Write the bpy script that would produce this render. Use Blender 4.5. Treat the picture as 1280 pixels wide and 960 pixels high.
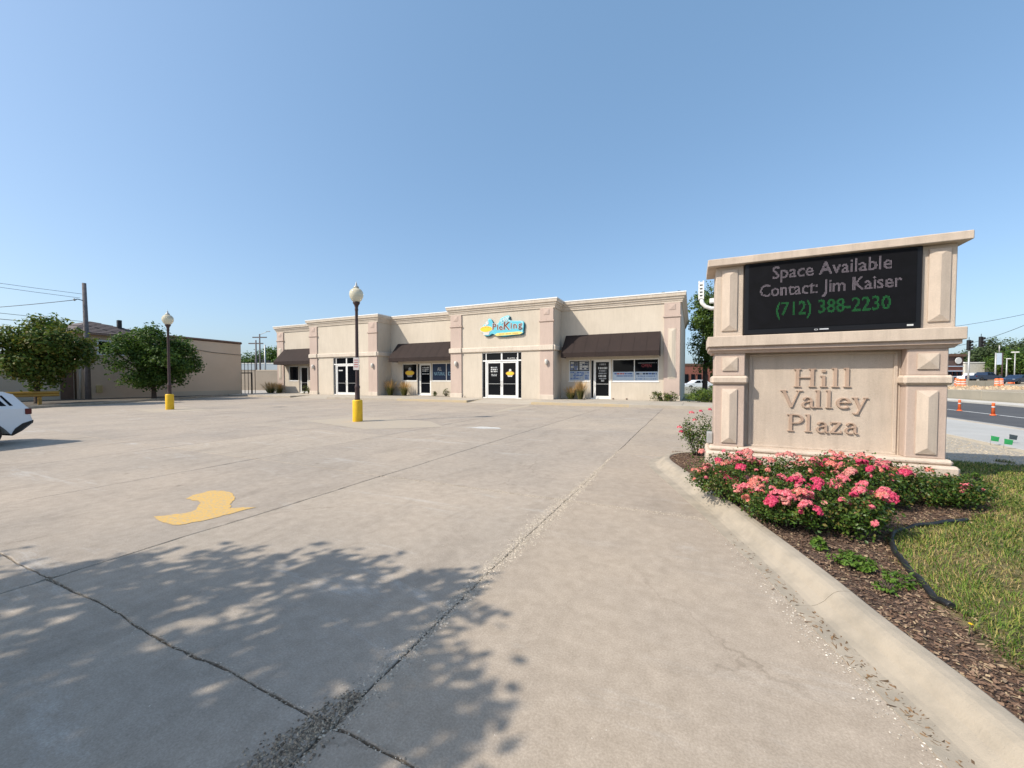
import bpy, math, random
import numpy as np
from mathutils import Vector, Matrix, noise
from mathutils.geometry import tessellate_polygon
R = math.radians
SC = bpy.context.scene
for o in list(bpy.data.objects):
    bpy.data.objects.remove(o, do_unlink=True)

# ------------------------------------------------------------------ camera
HEAD = R(24.8); PITCH = R(1.6)
cd = bpy.data.cameras.new("camera"); cam = bpy.data.objects.new("camera", cd)
SC.collection.objects.link(cam); SC.camera = cam
cd.sensor_fit = 'HORIZONTAL'; cd.sensor_width = 36.0
cd.lens = 36.0 * 490.0 / 1280.0
cd.shift_y = (490.0 * math.tan(PITCH) - 5.0) / 1280.0
cd.clip_start = 0.05; cd.clip_end = 4000
cam.location = (0, 0, 1.5)
cam.rotation_euler = (R(90) - PITCH, 0, HEAD)

# ------------------------------------------------------------------ sky and sun
SUN_TO = Vector((0.91, 1.0, -1.28)).normalized()          # direction the light travels
elev = math.asin(-SUN_TO.z)
world = bpy.data.worlds.new("World"); SC.world = world; world.use_nodes = True
wn = world.node_tree.nodes; wl = world.node_tree.links; wn.clear()
sky = wn.new('ShaderNodeTexSky'); sky.sky_type = 'NISHITA'; sky.sun_disc = False
sky.sun_elevation = elev
sky.sun_rotation = math.atan2(-SUN_TO.x, -SUN_TO.y)
sky.altitude = 300; sky.air_density = 1.0; sky.dust_density = 2.6; sky.ozone_density = 1.1
bg = wn.new('ShaderNodeBackground'); bg.inputs[1].default_value = 0.145
wo = wn.new('ShaderNodeOutputWorld')
veil = wn.new('ShaderNodeMix'); veil.data_type = 'RGBA'; veil.inputs[0].default_value = 0.30     # thin even haze over the whole sky
veil.inputs[7].default_value = (1.55, 3.25, 5.3, 1); wl.new(sky.outputs[0], veil.inputs[6])
wl.new(veil.outputs[2], bg.inputs[0]); wl.new(bg.outputs[0], wo.inputs[0])
sl = bpy.data.lights.new("sun", 'SUN'); sl.energy = 4.0; sl.angle = R(0.55); sl.color = (1.0, 0.93, 0.82)
so = bpy.data.objects.new("sun", sl); SC.collection.objects.link(so)
so.rotation_euler = SUN_TO.to_track_quat('-Z', 'Y').to_euler(); so.location = (-20, -20, 30)
SC.view_settings.view_transform = 'Standard'; SC.view_settings.look = 'None'
SC.view_settings.exposure = 0.40; SC.view_settings.gamma = 1.0
SC.render.engine = 'CYCLES'
SC.cycles.max_bounces = 6; SC.cycles.diffuse_bounces = 3; SC.cycles.transparent_max_bounces = 6

C = SC.collection

# ------------------------------------------------------------------ materials
def s2l(c): return tuple((v / 12.92 if v <= 0.04045 else ((v + 0.055) / 1.055) ** 2.4) for v in c)
MATS = {}
def _nt(name):
    m = bpy.data.materials.new(name); m.use_nodes = True
    nt = m.node_tree; b = nt.nodes['Principled BSDF']
    return m, nt, b
def _noise(nt, scale, detail=4, rough=0.6, vec=None, dist=0.0):
    n = nt.nodes.new('ShaderNodeTexNoise'); n.inputs['Scale'].default_value = scale
    n.inputs['Detail'].default_value = detail; n.inputs['Roughness'].default_value = rough
    n.inputs['Distortion'].default_value = dist
    if vec is not None: nt.links.new(vec, n.inputs['Vector'])
    return n
def _ramp(nt, src, p0, p1, c0=(0, 0, 0, 1), c1=(1, 1, 1, 1)):
    r = nt.nodes.new('ShaderNodeValToRGB'); e = r.color_ramp.elements
    e[0].position = p0; e[1].position = p1; e[0].color = c0; e[1].color = c1
    nt.links.new(src, r.inputs[0]); return r
def _mix(nt, fac, a, b, kind='MIX'):
    m = nt.nodes.new('ShaderNodeMix'); m.data_type = 'RGBA'; m.blend_type = kind
    for sock, v in ((m.inputs[0], fac), (m.inputs[6], a), (m.inputs[7], b)):
        if hasattr(v, 'links') or isinstance(v, bpy.types.NodeSocket): nt.links.new(v, sock)
        elif isinstance(v, (int, float)): sock.default_value = v
        else: sock.default_value = tuple(v)[:3] + (1,)
    return m.outputs[2]
def pm(name, c1, c2=None, scale=3.0, rough=0.8, bump=0.15, bscale=60, metal=0.0, island=0.0, spec=0.4, objrand=0.0, bdist=0.004, lo=.35, hi=.68, streak=0.0):
    """painted / mineral surface: two tones in noise patches, fine relief"""
    if name in MATS: return MATS[name]
    m, nt, b = _nt(name)
    tc = nt.nodes.new('ShaderNodeTexCoord').outputs['Object']
    c2 = c2 or tuple(v * 0.82 for v in c1)
    n = _noise(nt, scale, 5, 0.6, tc)
    f = _ramp(nt, n.outputs[0], lo, hi)
    col = _mix(nt, f.outputs[0], c1, c2)
    if island:
        g = nt.nodes.new('ShaderNodeNewGeometry')
        r = _ramp(nt, g.outputs['Random Per Island'], 0, 1, (1 - island,) * 3 + (1,), (1 + island,) * 3 + (1,))
        col = _mix(nt, 1.0, col, r.outputs[0], 'MULTIPLY')
    if objrand:
        oi = nt.nodes.new('ShaderNodeObjectInfo')
        r = _ramp(nt, oi.outputs['Random'], 0, 1, (1 - objrand,) * 3 + (1,), (1 + objrand * .6,) * 3 + (1,))
        col = _mix(nt, 1.0, col, r.outputs[0], 'MULTIPLY')
    if streak:
        mp = nt.nodes.new('ShaderNodeMapping'); mp.inputs['Scale'].default_value = (1, 1, .12); nt.links.new(tc, mp.inputs[0])
        for sc, lo_ in ((3.2, .42), (11, .46)):
            r = _ramp(nt, _noise(nt, sc, 5, .65, mp.outputs[0]).outputs[0], lo_, .72, (1.03, 1.03, 1.03, 1), (1 - streak, 1 - streak * 1.05, 1 - streak * 1.1, 1))
            col = _mix(nt, 1.0, col, r.outputs[0], 'MULTIPLY')
        r = _ramp(nt, _noise(nt, 70, 3, .7, tc).outputs[0], .3, .7, (.93, .93, .93, 1), (1.06, 1.06, 1.06, 1)); col = _mix(nt, 1.0, col, r.outputs[0], 'MULTIPLY')
    nt.links.new(col, b.inputs['Base Color'])
    b.inputs['Roughness'].default_value = rough; b.inputs['Metallic'].default_value = metal
    b.inputs['Specular IOR Level'].default_value = spec
    if bump:
        bn = _noise(nt, bscale, 3, 0.6, tc)
        bp = nt.nodes.new('ShaderNodeBump'); bp.inputs['Strength'].default_value = bump; bp.inputs['Distance'].default_value = bdist
        nt.links.new(bn.outputs[0], bp.inputs['Height']); nt.links.new(bp.outputs[0], b.inputs['Normal'])
    MATS[name] = m; return m
def leafmat(name, cols, trans=0.25, rough=0.55):
    if name in MATS: return MATS[name]
    m, nt, b = _nt(name)
    g = nt.nodes.new('ShaderNodeNewGeometry')
    r = nt.nodes.new('ShaderNodeValToRGB'); e = r.color_ramp.elements
    e[0].color = cols[0] + (1,); e[1].color = cols[-1] + (1,)
    for i, c in enumerate(cols[1:-1]):
        k = e.new((i + 1) / (len(cols) - 1)); k.color = c + (1,)
    nt.links.new(g.outputs['Random Per Island'], r.inputs[0])
    tc = nt.nodes.new('ShaderNodeTexCoord').outputs['Object']
    n = _noise(nt, 0.9, 3, .6, tc); rr = _ramp(nt, n.outputs[0], .3, .7, (.72, .72, .72, 1), (1.25, 1.22, 1.1, 1))
    col = _mix(nt, 1.0, r.outputs[0], rr.outputs[0], 'MULTIPLY')
    nt.links.new(col, b.inputs['Base Color']); b.inputs['Roughness'].default_value = rough
    b.inputs['Specular IOR Level'].default_value = 0.3
    t = nt.nodes.new('ShaderNodeBsdfTranslucent'); nt.links.new(col, t.inputs[0])
    mx = nt.nodes.new('ShaderNodeMixShader'); mx.inputs[0].default_value = trans
    nt.links.new(b.outputs[0], mx.inputs[1]); nt.links.new(t.outputs[0], mx.inputs[2])
    nt.links.new(mx.outputs[0], nt.nodes['Material Output'].inputs[0])
    MATS[name] = m; return m
def emis(name, col, strength, base=(0.01, 0.01, 0.01)):
    if name in MATS: return MATS[name]
    m, nt, b = _nt(name); b.inputs['Base Color'].default_value = base + (1,)
    b.inputs['Emission Color'].default_value = col + (1,); b.inputs['Emission Strength'].default_value = strength
    MATS[name] = m; return m
def concrete(name, c1, c2, white=0.0, dirt=0.35):
    m, nt, b = _nt(name)
    tc = nt.nodes.new('ShaderNodeTexCoord').outputs['Object']
    col = _mix(nt, _ramp(nt, _noise(nt, 0.35, 5, .62, tc).outputs[0], .36, .66).outputs[0], c1, c2)
    # broad tyre-rubbed darker patches, stretched along the driving direction
    mp = nt.nodes.new('ShaderNodeMapping'); mp.inputs['Scale'].default_value = (1.0, 0.42, 1); mp.inputs['Rotation'].default_value = (0, 0, R(-32))
    nt.links.new(tc, mp.inputs[0])
    st = _ramp(nt, _noise(nt, 1.7, 7, .72, mp.outputs[0], .6).outputs[0], .50, .74)
    f = nt.nodes.new('ShaderNodeMath'); f.operation = 'MULTIPLY'; f.inputs[1].default_value = dirt; nt.links.new(st.outputs[0], f.inputs[0])
    col = _mix(nt, f.outputs[0], col, tuple(v * .52 for v in c1))
    # pale worn or dusted streaks
    mp2 = nt.nodes.new('ShaderNodeMapping'); mp2.inputs['Scale'].default_value = (.35, 1.6, 1); mp2.inputs['Rotation'].default_value = (0, 0, R(14))
    nt.links.new(tc, mp2.inputs[0])
    ws = _ramp(nt, _noise(nt, 1.1, 8, .78, mp2.outputs[0], .5).outputs[0], .56, .72)
    f2 = nt.nodes.new('ShaderNodeMath'); f2.operation = 'MULTIPLY'; f2.inputs[1].default_value = .22 + white; nt.links.new(ws.outputs[0], f2.inputs[0])
    col = _mix(nt, f2.outputs[0], col, (.53, .51, .485))
    # aggregate speckle
    sp = _ramp(nt, _noise(nt, 95, 3, .75, tc).outputs[0], .34, .66, (.78, .77, .75, 1), (1.17, 1.17, 1.17, 1))
    col = _mix(nt, .8, col, sp.outputs[0], 'MULTIPLY')
    md = _ramp(nt, _noise(nt, 9, 5, .7, tc).outputs[0], .3, .7, (.86, .85, .83, 1), (1.09, 1.09, 1.09, 1))
    col = _mix(nt, 1.0, col, md.outputs[0], 'MULTIPLY')
    # oil spots
    vo = nt.nodes.new('ShaderNodeTexVoronoi'); vo.inputs['Scale'].default_value = 1.3; nt.links.new(_mix(nt, .08, tc, _noise(nt, 5, 3, .6, tc).outputs[1]), vo.inputs[0])
    oil = _ramp(nt, vo.outputs['Distance'], .015, .06, (.6, .58, .55, 1), (1, 1, 1, 1))
    col = _mix(nt, .8, col, oil.outputs[0], 'MULTIPLY')
    # faint hairline cracks
    wv = _mix(nt, .35, tc, _noise(nt, 1.6, 5, .65, tc).outputs[1])
    vc = nt.nodes.new('ShaderNodeTexVoronoi'); vc.feature = 'DISTANCE_TO_EDGE'; vc.inputs['Scale'].default_value = .42; nt.links.new(wv, vc.inputs[0])
    gate = _ramp(nt, _noise(nt, .6, 2, .5, tc).outputs[0], .5, .62)
    ck = _ramp(nt, vc.outputs['Distance'], .0008, .004, (.62, .6, .57, 1), (1, 1, 1, 1))
    ckm = _mix(nt, gate.outputs[0], (1, 1, 1), ck.outputs[0])
    col = _mix(nt, .6, col, ckm, 'MULTIPLY')
    oi = nt.nodes.new('ShaderNodeObjectInfo')
    rr = _ramp(nt, oi.outputs['Random'], 0, 1, (.95, .95, .955, 1), (1.04, 1.035, 1.02, 1))
    col = _mix(nt, 1.0, col, rr.outputs[0], 'MULTIPLY')
    nt.links.new(col, b.inputs['Base Color']); b.inputs['Roughness'].default_value = .86; b.inputs['Specular IOR Level'].default_value = .3
    bn = _noise(nt, 130, 3, .7, tc); b2 = _noise(nt, 2.2, 3, .5, tc)
    bp = nt.nodes.new('ShaderNodeBump'); bp.inputs['Strength'].default_value = .35; bp.inputs['Distance'].default_value = .003
    nt.links.new(bn.outputs[0], bp.inputs['Height'])
    bp2 = nt.nodes.new('ShaderNodeBump'); bp2.inputs['Strength'].default_value = .2; bp2.inputs['Distance'].default_value = .02
    nt.links.new(b2.outputs[0], bp2.inputs['Height']); nt.links.new(bp.outputs[0], bp2.inputs['Normal']); nt.links.new(bp2.outputs[0], b.inputs['Normal'])
    MATS[name] = m; return m

M_LOT = concrete('lot_concrete', (.405, .338, .272), (.335, .288, .24), .30, .55)
M_APRON = concrete('apron_concrete', (.405, .333, .26), (.35, .292, .235), .08, .34)
M_CURB = pm('curb_concrete', (.365, .31, .24), (.29, .25, .195), 4.5, .88, .6, 110, lo=.40, hi=.62)
M_WALK = pm('sidewalk_concrete', (.42, .37, .30), (.36, .31, .25), 1.2, .85, .3, 90, objrand=.06)
M_YCURB = pm('worn_yellow_paint', (.46, .36, .22), (.40, .34, .25), 3.0, .8, .25, 80)
M_STUCCO = pm('stucco_beige', (.555, .485, .395), (.50, .435, .35), .5, .92, .55, 120, bdist=.006, streak=.04)
M_STUCCOP = pm('stucco_pink_tan', (.49, .385, .325), (.45, .35, .295), .6, .92, .5, 120, bdist=.006, streak=.04)
M_TRIM = pm('stucco_cream_trim', (.60, .52, .43), (.54, .465, .38), .8, .9, .35, 120, streak=.09)
M_WHITE = pm('white_metal', (.76, .75, .72), (.70, .69, .66), 4, .45, .05, 50)
M_AWN = pm('brown_awning_fabric', (.030, .018, .015), (.021, .013, .011), 1.2, .9, .4, 300, lo=.2, hi=.8)
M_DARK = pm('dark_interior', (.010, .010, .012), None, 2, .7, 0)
M_GLASS = pm('dark_glass', (.004, .005, .007), (.006, .007, .010), .6, .05, .02, 3, spec=.16)
M_YEL = pm('yellow_paint', (.80, .50, .02), (.68, .40, .02), 5, .55, .15, 40)
M_BROWNPOLE = pm('brown_pole_paint', (.055, .030, .028), (.04, .022, .022), 8, .5, .05, 40)
M_ARROW = pm('yellow_road_paint', (.60, .37, .10), (.45, .34, .20), 30, .88, .5, 120, lo=.44, hi=.62)
M_PATCH = pm('faded_tan_paint', (.41, .34, .25), (.37, .315, .255), 6, .85, .3, 120)
M_SIGN = pm('sign_stucco', (.535, .442, .355), (.475, .39, .315), 1.8, .94, 1.0, 130, bdist=.007, streak=.08)
M_SIGNP = pm('sign_stucco_pink', (.485, .378, .312), (.44, .34, .28), 2.0, .94, .9, 150, bdist=.005, streak=.06)
M_SIGNC = pm('sign_stucco_cream', (.56, .46, .37), (.50, .41, .33), 2.5, .94, .8, 150, bdist=.005, streak=.12)
M_LETTER = pm('sign_letter_tan', (.42, .30, .225), (.36, .255, .19), 5, .85, .4, 150, streak=.1)
M_BEZEL = pm('black_bezel', (.008, .008, .010), None, 3, .45, .05, 60, spec=.25)
M_ASPH = pm('asphalt', (.062, .062, .066), (.085, .083, .083), .5, .9, .5, 90, bdist=.006)
M_TAN = pm('tan_block_wall', (.66, .50, .36), (.62, .465, .33), .5, .92, .4, 40)
M_TANB = pm('tan_wall_grey', (.54, .45, .345), (.50, .41, .315), .5, .92, .4, 40)
M_BROWNT = pm('brown_parapet', (.13, .075, .05), None, 2, .7, .1)
M_BARK = pm('bark', (.085, .06, .045), (.05, .036, .028), 9, .95, .8, 40, bdist=.02)
M_WOOD = pm('weathered_pole_wood', (.17, .15, .15), (.12, .105, .105), 6, .95, .6, 40)
M_BLACK = pm('black_metal', (.012, .012, .013), None, 5, .5, .05)
M_WIRE = pm('cable_black', (.02, .02, .022), None, 5, .6, 0)
M_BRICK = pm('red_brick', (.27, .10, .07), (.21, .08, .06), 4, .9, .3, 30)
M_GREYST = pm('grey_steel', (.42, .42, .41), (.36, .36, .35), 4, .45, .05, metal=.3)
M_ORANGE = pm('orange_plastic', (.85, .17, .05), (.75, .14, .04), 6, .5, .05)
M_PLAST = pm('black_plastic_edging', (.012, .013, .015), (.02, .02, .02), 20, .5, .3, 90)

# ------------------------------------------------------------------ mesh helper
class MB:
    def __init__(s): s.v = []; s.f = []; s.sm = []
    def add(s, vs, fs, smooth=False):
        n = len(s.v); s.v += [tuple(p) for p in vs]
        for f in fs: s.f.append(tuple(i + n for i in f)); s.sm.append(smooth)
        return s
    def box(s, x0, x1, y0, y1, z0, z1, ch=0.0):
        if x0 > x1: x0, x1 = x1, x0
        if y0 > y1: y0, y1 = y1, y0
        if z0 > z1: z0, z1 = z1, z0
        if ch <= 0:
            s.add([(x0, y0, z0), (x1, y0, z0), (x1, y1, z0), (x0, y1, z0), (x0, y0, z1), (x1, y0, z1), (x1, y1, z1), (x0, y1, z1)],
                  [(0, 3, 2, 1), (4, 5, 6, 7), (0, 1, 5, 4), (1, 2, 6, 5), (2, 3, 7, 6), (3, 0, 4, 7)])
        else:
            c = min(ch, (x1 - x0) * .45, (y1 - y0) * .45, (z1 - z0) * .45)
            V = []
            for sx in (0, 1):
                for sy in (0, 1):
                    for sz in (0, 1):
                        X = (x0, x1)[sx]; Y = (y0, y1)[sy]; Z = (z0, z1)[sz]
                        dx = c * (1 - 2 * sx); dy = c * (1 - 2 * sy); dz = c * (1 - 2 * sz)
                        V += [(X, Y + dy, Z + dz), (X + dx, Y, Z + dz), (X + dx, Y + dy, Z)]
            I = lambda sx, sy, sz, a: (sx * 4 + sy * 2 + sz) * 3 + a
            F = []
            for a in (0, 1):
                F.append([I(a, 0, 0, 0), I(a, 1, 0, 0), I(a, 1, 1, 0), I(a, 0, 1, 0)])
                F.append([I(0, a, 0, 1), I(1, a, 0, 1), I(1, a, 1, 1), I(0, a, 1, 1)])
                F.append([I(0, 0, a, 2), I(1, 0, a, 2), I(1, 1, a, 2), I(0, 1, a, 2)])
            for a in (0, 1):
                for b in (0, 1):
                    F.append([I(a, b, 0, 0), I(a, b, 1, 0), I(a, b, 1, 1), I(a, b, 0, 1)])
                    F.append([I(a, 0, b, 0), I(a, 1, b, 0), I(a, 1, b, 2), I(a, 0, b, 2)])
                    F.append([I(0, a, b, 1), I(1, a, b, 1), I(1, a, b, 2), I(0, a, b, 2)])
            for a in (0, 1):
                for b in (0, 1):
                    for d in (0, 1): F.append([I(a, b, d, 0), I(a, b, d, 1), I(a, b, d, 2)])
            cen = Vector(((x0 + x1) / 2, (y0 + y1) / 2, (z0 + z1) / 2)); G = []
            for f in F:
                p = [Vector(V[i]) for i in f]; nn = (p[1] - p[0]).cross(p[2] - p[0])
                if nn.dot(sum(p, Vector()) / len(p) - cen) < 0: f = f[::-1]
                G.append(f)
            s.add(V, G)
        return s
    def tube(s, pts, rad, n=8, caps=True, smooth=True):
        pts = [Vector(p) for p in pts]; N = len(pts)
        rad = rad if isinstance(rad, (list, tuple)) else [rad] * N
        vs = []; up0 = None
        for i, p in enumerate(pts):
            t = (pts[min(i + 1, N - 1)] - pts[max(i - 1, 0)]).normalized()
            a = Vector((0, 0, 1)) if abs(t.z) < .9 else Vector((1, 0, 0))
            if up0 is not None: a = up0
            u = t.cross(a).normalized(); w = t.cross(u).normalized(); up0 = -w if False else a
            for k in range(n):
                an = 2 * math.pi * k / n; vs.append(p + (u * math.cos(an) + w * math.sin(an)) * rad[i])
        fs = [(i * n + k, i * n + (k + 1) % n, (i + 1) * n + (k + 1) % n, (i + 1) * n + k) for i in range(N - 1) for k in range(n)]
        s.add(vs, fs, smooth)
        if caps:
            m = len(s.v) - N * n
            s.f.append(tuple(m + k for k in range(n))[::-1]); s.sm.append(False)
            s.f.append(tuple(m + (N - 1) * n + k for k in range(n))); s.sm.append(False)
        return s
    def lathe(s, prof, cx=0, cy=0, n=20, smooth=True):
        vs = [(cx + r * math.cos(2 * math.pi * k / n), cy + r * math.sin(2 * math.pi * k / n), z) for r, z in prof for k in range(n)]
        fs = [(i * n + k, i * n + (k + 1) % n, (i + 1) * n + (k + 1) % n, (i + 1) * n + k) for i in range(len(prof) - 1) for k in range(n)]
        b = len(s.v); s.add(vs, fs, smooth)
        s.f.append(tuple(b + k for k in range(n))[::-1]); s.sm.append(False)
        b2 = b + (len(prof) - 1) * n; s.f.append(tuple(b2 + k for k in range(n))); s.sm.append(False)
        return s
    def prism(s, poly, a0, a1, axis='y'):
        """extrude polygon of (u,w) between a0 and a1 along axis; y: (x,z)  x: (y,z)  z: (x,y)"""
        mk = {'y': lambda p, a: (p[0], a, p[1]), 'x': lambda p, a: (a, p[0], p[1]), 'z': lambda p, a: (p[0], p[1], a)}[axis]
        n = len(poly)
        area = sum(poly[i][0] * poly[(i + 1) % n][1] - poly[(i + 1) % n][0] * poly[i][1] for i in range(n))
        pl = list(poly) if area > 0 else list(poly)[::-1]
        if a0 > a1: a0, a1 = a1, a0
        flip = (axis == 'y')
        vs = [mk(p, a0) for p in pl] + [mk(p, a1) for p in pl]
        lo = tuple(range(n))[::-1]; hi = tuple(range(n, 2 * n))
        sd = [(i, (i + 1) % n, (i + 1) % n + n, i + n) for i in range(n)]
        fs = [lo, hi] + sd
        if flip: fs = [f[::-1] for f in fs]
        return s.add(vs, fs)
    def build(s, name, mat, parent=None, **k):
        me = bpy.data.meshes.new(name); me.from_pydata(s.v, [], s.f)
        me.polygons.foreach_set('use_smooth', s.sm); me.update()
        me.materials.append(mat)
        return obj(name, me, parent, **k)
def obj(name, me, parent=None, label=None, cat=None, group=None, kind=None, loc=None, rz=None):
    o = bpy.data.objects.new(name, me); C.objects.link(o)
    if parent is not None: o.parent = parent
    if label: o['label'] = label
    if cat: o['category'] = cat
    if group: o['group'] = group
    if kind: o['kind'] = kind
    if loc is not None: o.location = loc
    if rz is not None: o.rotation_euler = (0, 0, rz)
    return o
def thing(name, label, cat, loc=(0, 0, 0), rz=0, group=None):
    return obj(name, None, None, label, cat, group, None, loc, rz)
def struct(name, mb, mat, **k): return mb.build(name, mat, None, kind='structure', **k)
def copy_tree(o, parent=None):
    c = o.copy(); C.objects.link(c); c.parent = parent
    for ch in list(o.children): copy_tree(ch, c)
    return c
def again(o, label, loc, rz=None):
    c = copy_tree(o); c.location = loc; c['label'] = label
    if rz is not None: c.rotation_euler = (0, 0, rz)
    return c
def sweep(path, prof, closed=False):
    """sweep profile [(d,z)] along plan path with mitred corners; d is offset to the right-hand side of travel"""
    P = [Vector((p[0], p[1])) for p in path]; n = len(P); offs = []
    for i in range(n):
        a = P[i] - P[i - 1] if i > 0 else None; b = P[i + 1] - P[i] if i < n - 1 else None
        na = Vector((a.y, -a.x)).normalized() if a is not None else None
        nb = Vector((b.y, -b.x)).normalized() if b is not None else None
        if na is None: o = nb
        elif nb is None: o = na
        else:
            m = (na + nb)
            if m.length < 1e-6: m = na.copy()
            m.normalize(); o = m / max(.3, m.dot(na))
        offs.append(o)
    mb = MB(); k = len(prof); vs = []
    for i in range(n):
        for d, z in prof: vs.append((P[i].x + offs[i].x * d, P[i].y + offs[i].y * d, z))
    fs = []
    for i in range(n - 1):
        for j in range(k - 1): fs.append((i * k + j, i * k + j + 1, (i + 1) * k + j + 1, (i + 1) * k + j))
    mb.add(vs, fs)
    mb.add(vs[:k], [tuple(range(k))[::-1]]); mb.add(vs[-k:], [tuple(range(k))])
    return mb
def rotF(fwd, right):                       # metres ahead / to the right of the photographer's heading
    s, c = math.sin(HEAD), math.cos(HEAD)
    return (-s * fwd + c * right, c * fwd + s * right)
def text_mesh(body, size, align='CENTER', depth=0.0, res=3, sx=1.0, off=0.0):
    cu = bpy.data.curves.new('t', 'FONT'); cu.body = body; cu.offset = off; cu.size = size; cu.align_x = align; cu.align_y = 'CENTER'
    cu.extrude = depth; cu.resolution_u = res
    o = bpy.data.objects.new('t', cu); C.objects.link(o)
    dg = bpy.context.evaluated_depsgraph_get(); me = bpy.data.meshes.new_from_object(o.evaluated_get(dg))
    bpy.data.objects.remove(o, do_unlink=True); bpy.data.curves.remove(cu)
    # text plane (x,y) -> wall facing -Y : (x, 0, y)
    me.transform(Matrix(((sx, 0, 0, 0), (0, 0, -1, 0), (0, 1, 0, 0), (0, 0, 0, 1))))
    return me
def text_obj(name, body, size, mat, parent, loc, depth=0.004, sx=1.0, align='CENTER', width=None):
    me = text_mesh(body, size, align, depth, 3, sx)
    if width:
        xs = [v.co.x for v in me.vertices]; k = width / (max(xs) - min(xs)); c = (max(xs) + min(xs)) / 2
        for v in me.vertices: v.co.x = (v.co.x - c) * k
    me.materials.clear(); me.materials.append(mat); me.name = name
    o = obj(name, me, parent); o.location = loc
    return o

# ------------------------------------------------------------------ base ground
random.seed(3)
g = MB(); g.add([(-1500, -1500, -.09), (1500, -1500, -.09), (1500, 1500, -.09), (-1500, 1500, -.09)], [(0, 1, 2, 3)])
struct('ground', g, pm('dusty_ground', (.30, .26, .19), (.17, .19, .09), .05, .95, .3, 20))

# ------------------------------------------------------------------ parking lot: concrete slabs
lot = thing('parking_lot', None, None); lot['kind'] = 'structure'
del_keys = []
g = MB(); g.add([(-47, -14, -.018), (4.6, -14, -.018), (4.6, 23, -.018), (-47, 23, -.018)], [(0, 1, 2, 3)])
g.build('joint_filler', pm('joint_dirt', (.12, .10, .075), (.20, .17, .13), 12, .95, .6, 90), lot)
XJ = [-47, -44, -41, -38.4, -35.3, -32.2, -29.1, -26, -22.9, -19.85, -16.75, -13.65, -10.6, -7.55, -4.4, -1.42, 1.65, 4.6]
YJ = [-13, -9.3, -5.8, -2.3, 1.19, 4.68, 8.2, 11.7, 15.2, 18.7, 22.25]
def wob(x, y, amp):
    p = Vector((x * 2.1, y * 2.1, 0)); q = Vector((x * .5, y * .5, 7))
    return (noise.noise(p) * amp * .5 + noise.noise(q) * amp * .7 + noise.noise(p * 5) * amp * .22,
            noise.noise(p + Vector((9, 3, 1))) * amp * .5 + noise.noise(q + Vector((2, 8, 3))) * amp * .7 + noise.noise(p * 5 + Vector((4, 4, 4))) * amp * .22)
def slab(x0, x1, y0, y1, gx0, gx1, gy0, gy1, amp, near, mat):
    step = .07 if near else .8
    x0 += gx0; x1 -= gx1; y0 += gy0; y1 -= gy1
    pts = []
    def side(a, b):
        L = math.hypot(b[0] - a[0], b[1] - a[1]); n = max(1, int(L / step))
        for i in range(n): pts.append((a[0] + (b[0] - a[0]) * i / n, a[1] + (b[1] - a[1]) * i / n))
    ch = .012
    side((x0 + ch, y0), (x1 - ch, y0)); side((x1, y0 + ch), (x1, y1 - ch)); side((x1 - ch, y1), (x0 + ch, y1)); side((x0, y1 - ch), (x0, y0 + ch))
    cx, cy = (x0 + x1) / 2, (y0 + y1) / 2
    P = []
    for x, y in pts:
        dx, dy = wob(x, y, amp)
        if near:   # nibbled edges
            e = max(0, noise.noise(Vector((x * 9, y * 9, 3.3)))) * .010
            dx += -e if x > cx else e; dy += -e if y > cy else e
        P.append((x + dx, y + dy))
    n = len(P); b = .006
    ring = [(x, y, -.004) for x, y in P]
    top = [(x + (cx - x) / max(.5, math.hypot(cx - x, cy - y)) * b, y + (cy - y) / max(.5, math.hypot(cx - x, cy - y)) * b, 0.0) for x, y in P]
    bot = [(x, y, -.06) for x, y in P]
    mb = MB(); mb.add(top + ring + bot, [tuple(range(n))] + [(n + i, n + (i + 1) % n, (i + 1) % n, i) for i in range(n)] + [(2 * n + i, 2 * n + (i + 1) % n, n + (i + 1) % n, n + i) for i in range(n)])
    return mb.build('concrete_slab', mat, lot)
for i in range(len(XJ) - 1):
    for j in range(len(YJ) - 1):
        x0, x1, y0, y1 = XJ[i], XJ[i + 1], YJ[j], YJ[j + 1]
        if x0 > 1 and y1 < 8: continue
        near = (x0 > -8 and x1 < 2 and y0 > -3 and y0 < 9)
        gx = lambda X: .0045 if X == -1.42 else (.0065 if X in (-4.4, -7.55) else (.0015 if X == 1.65 else .0022))
        gy = lambda Y: .0042 if Y in (1.19, 4.68) else .002
        slab(x0, x1, y0, y1, gx(x0), gx(x1), gy(y0), gy(y1), .035 if x0 > -11 else .004, near, M_APRON if x0 > -1.5 else M_LOT)

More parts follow.
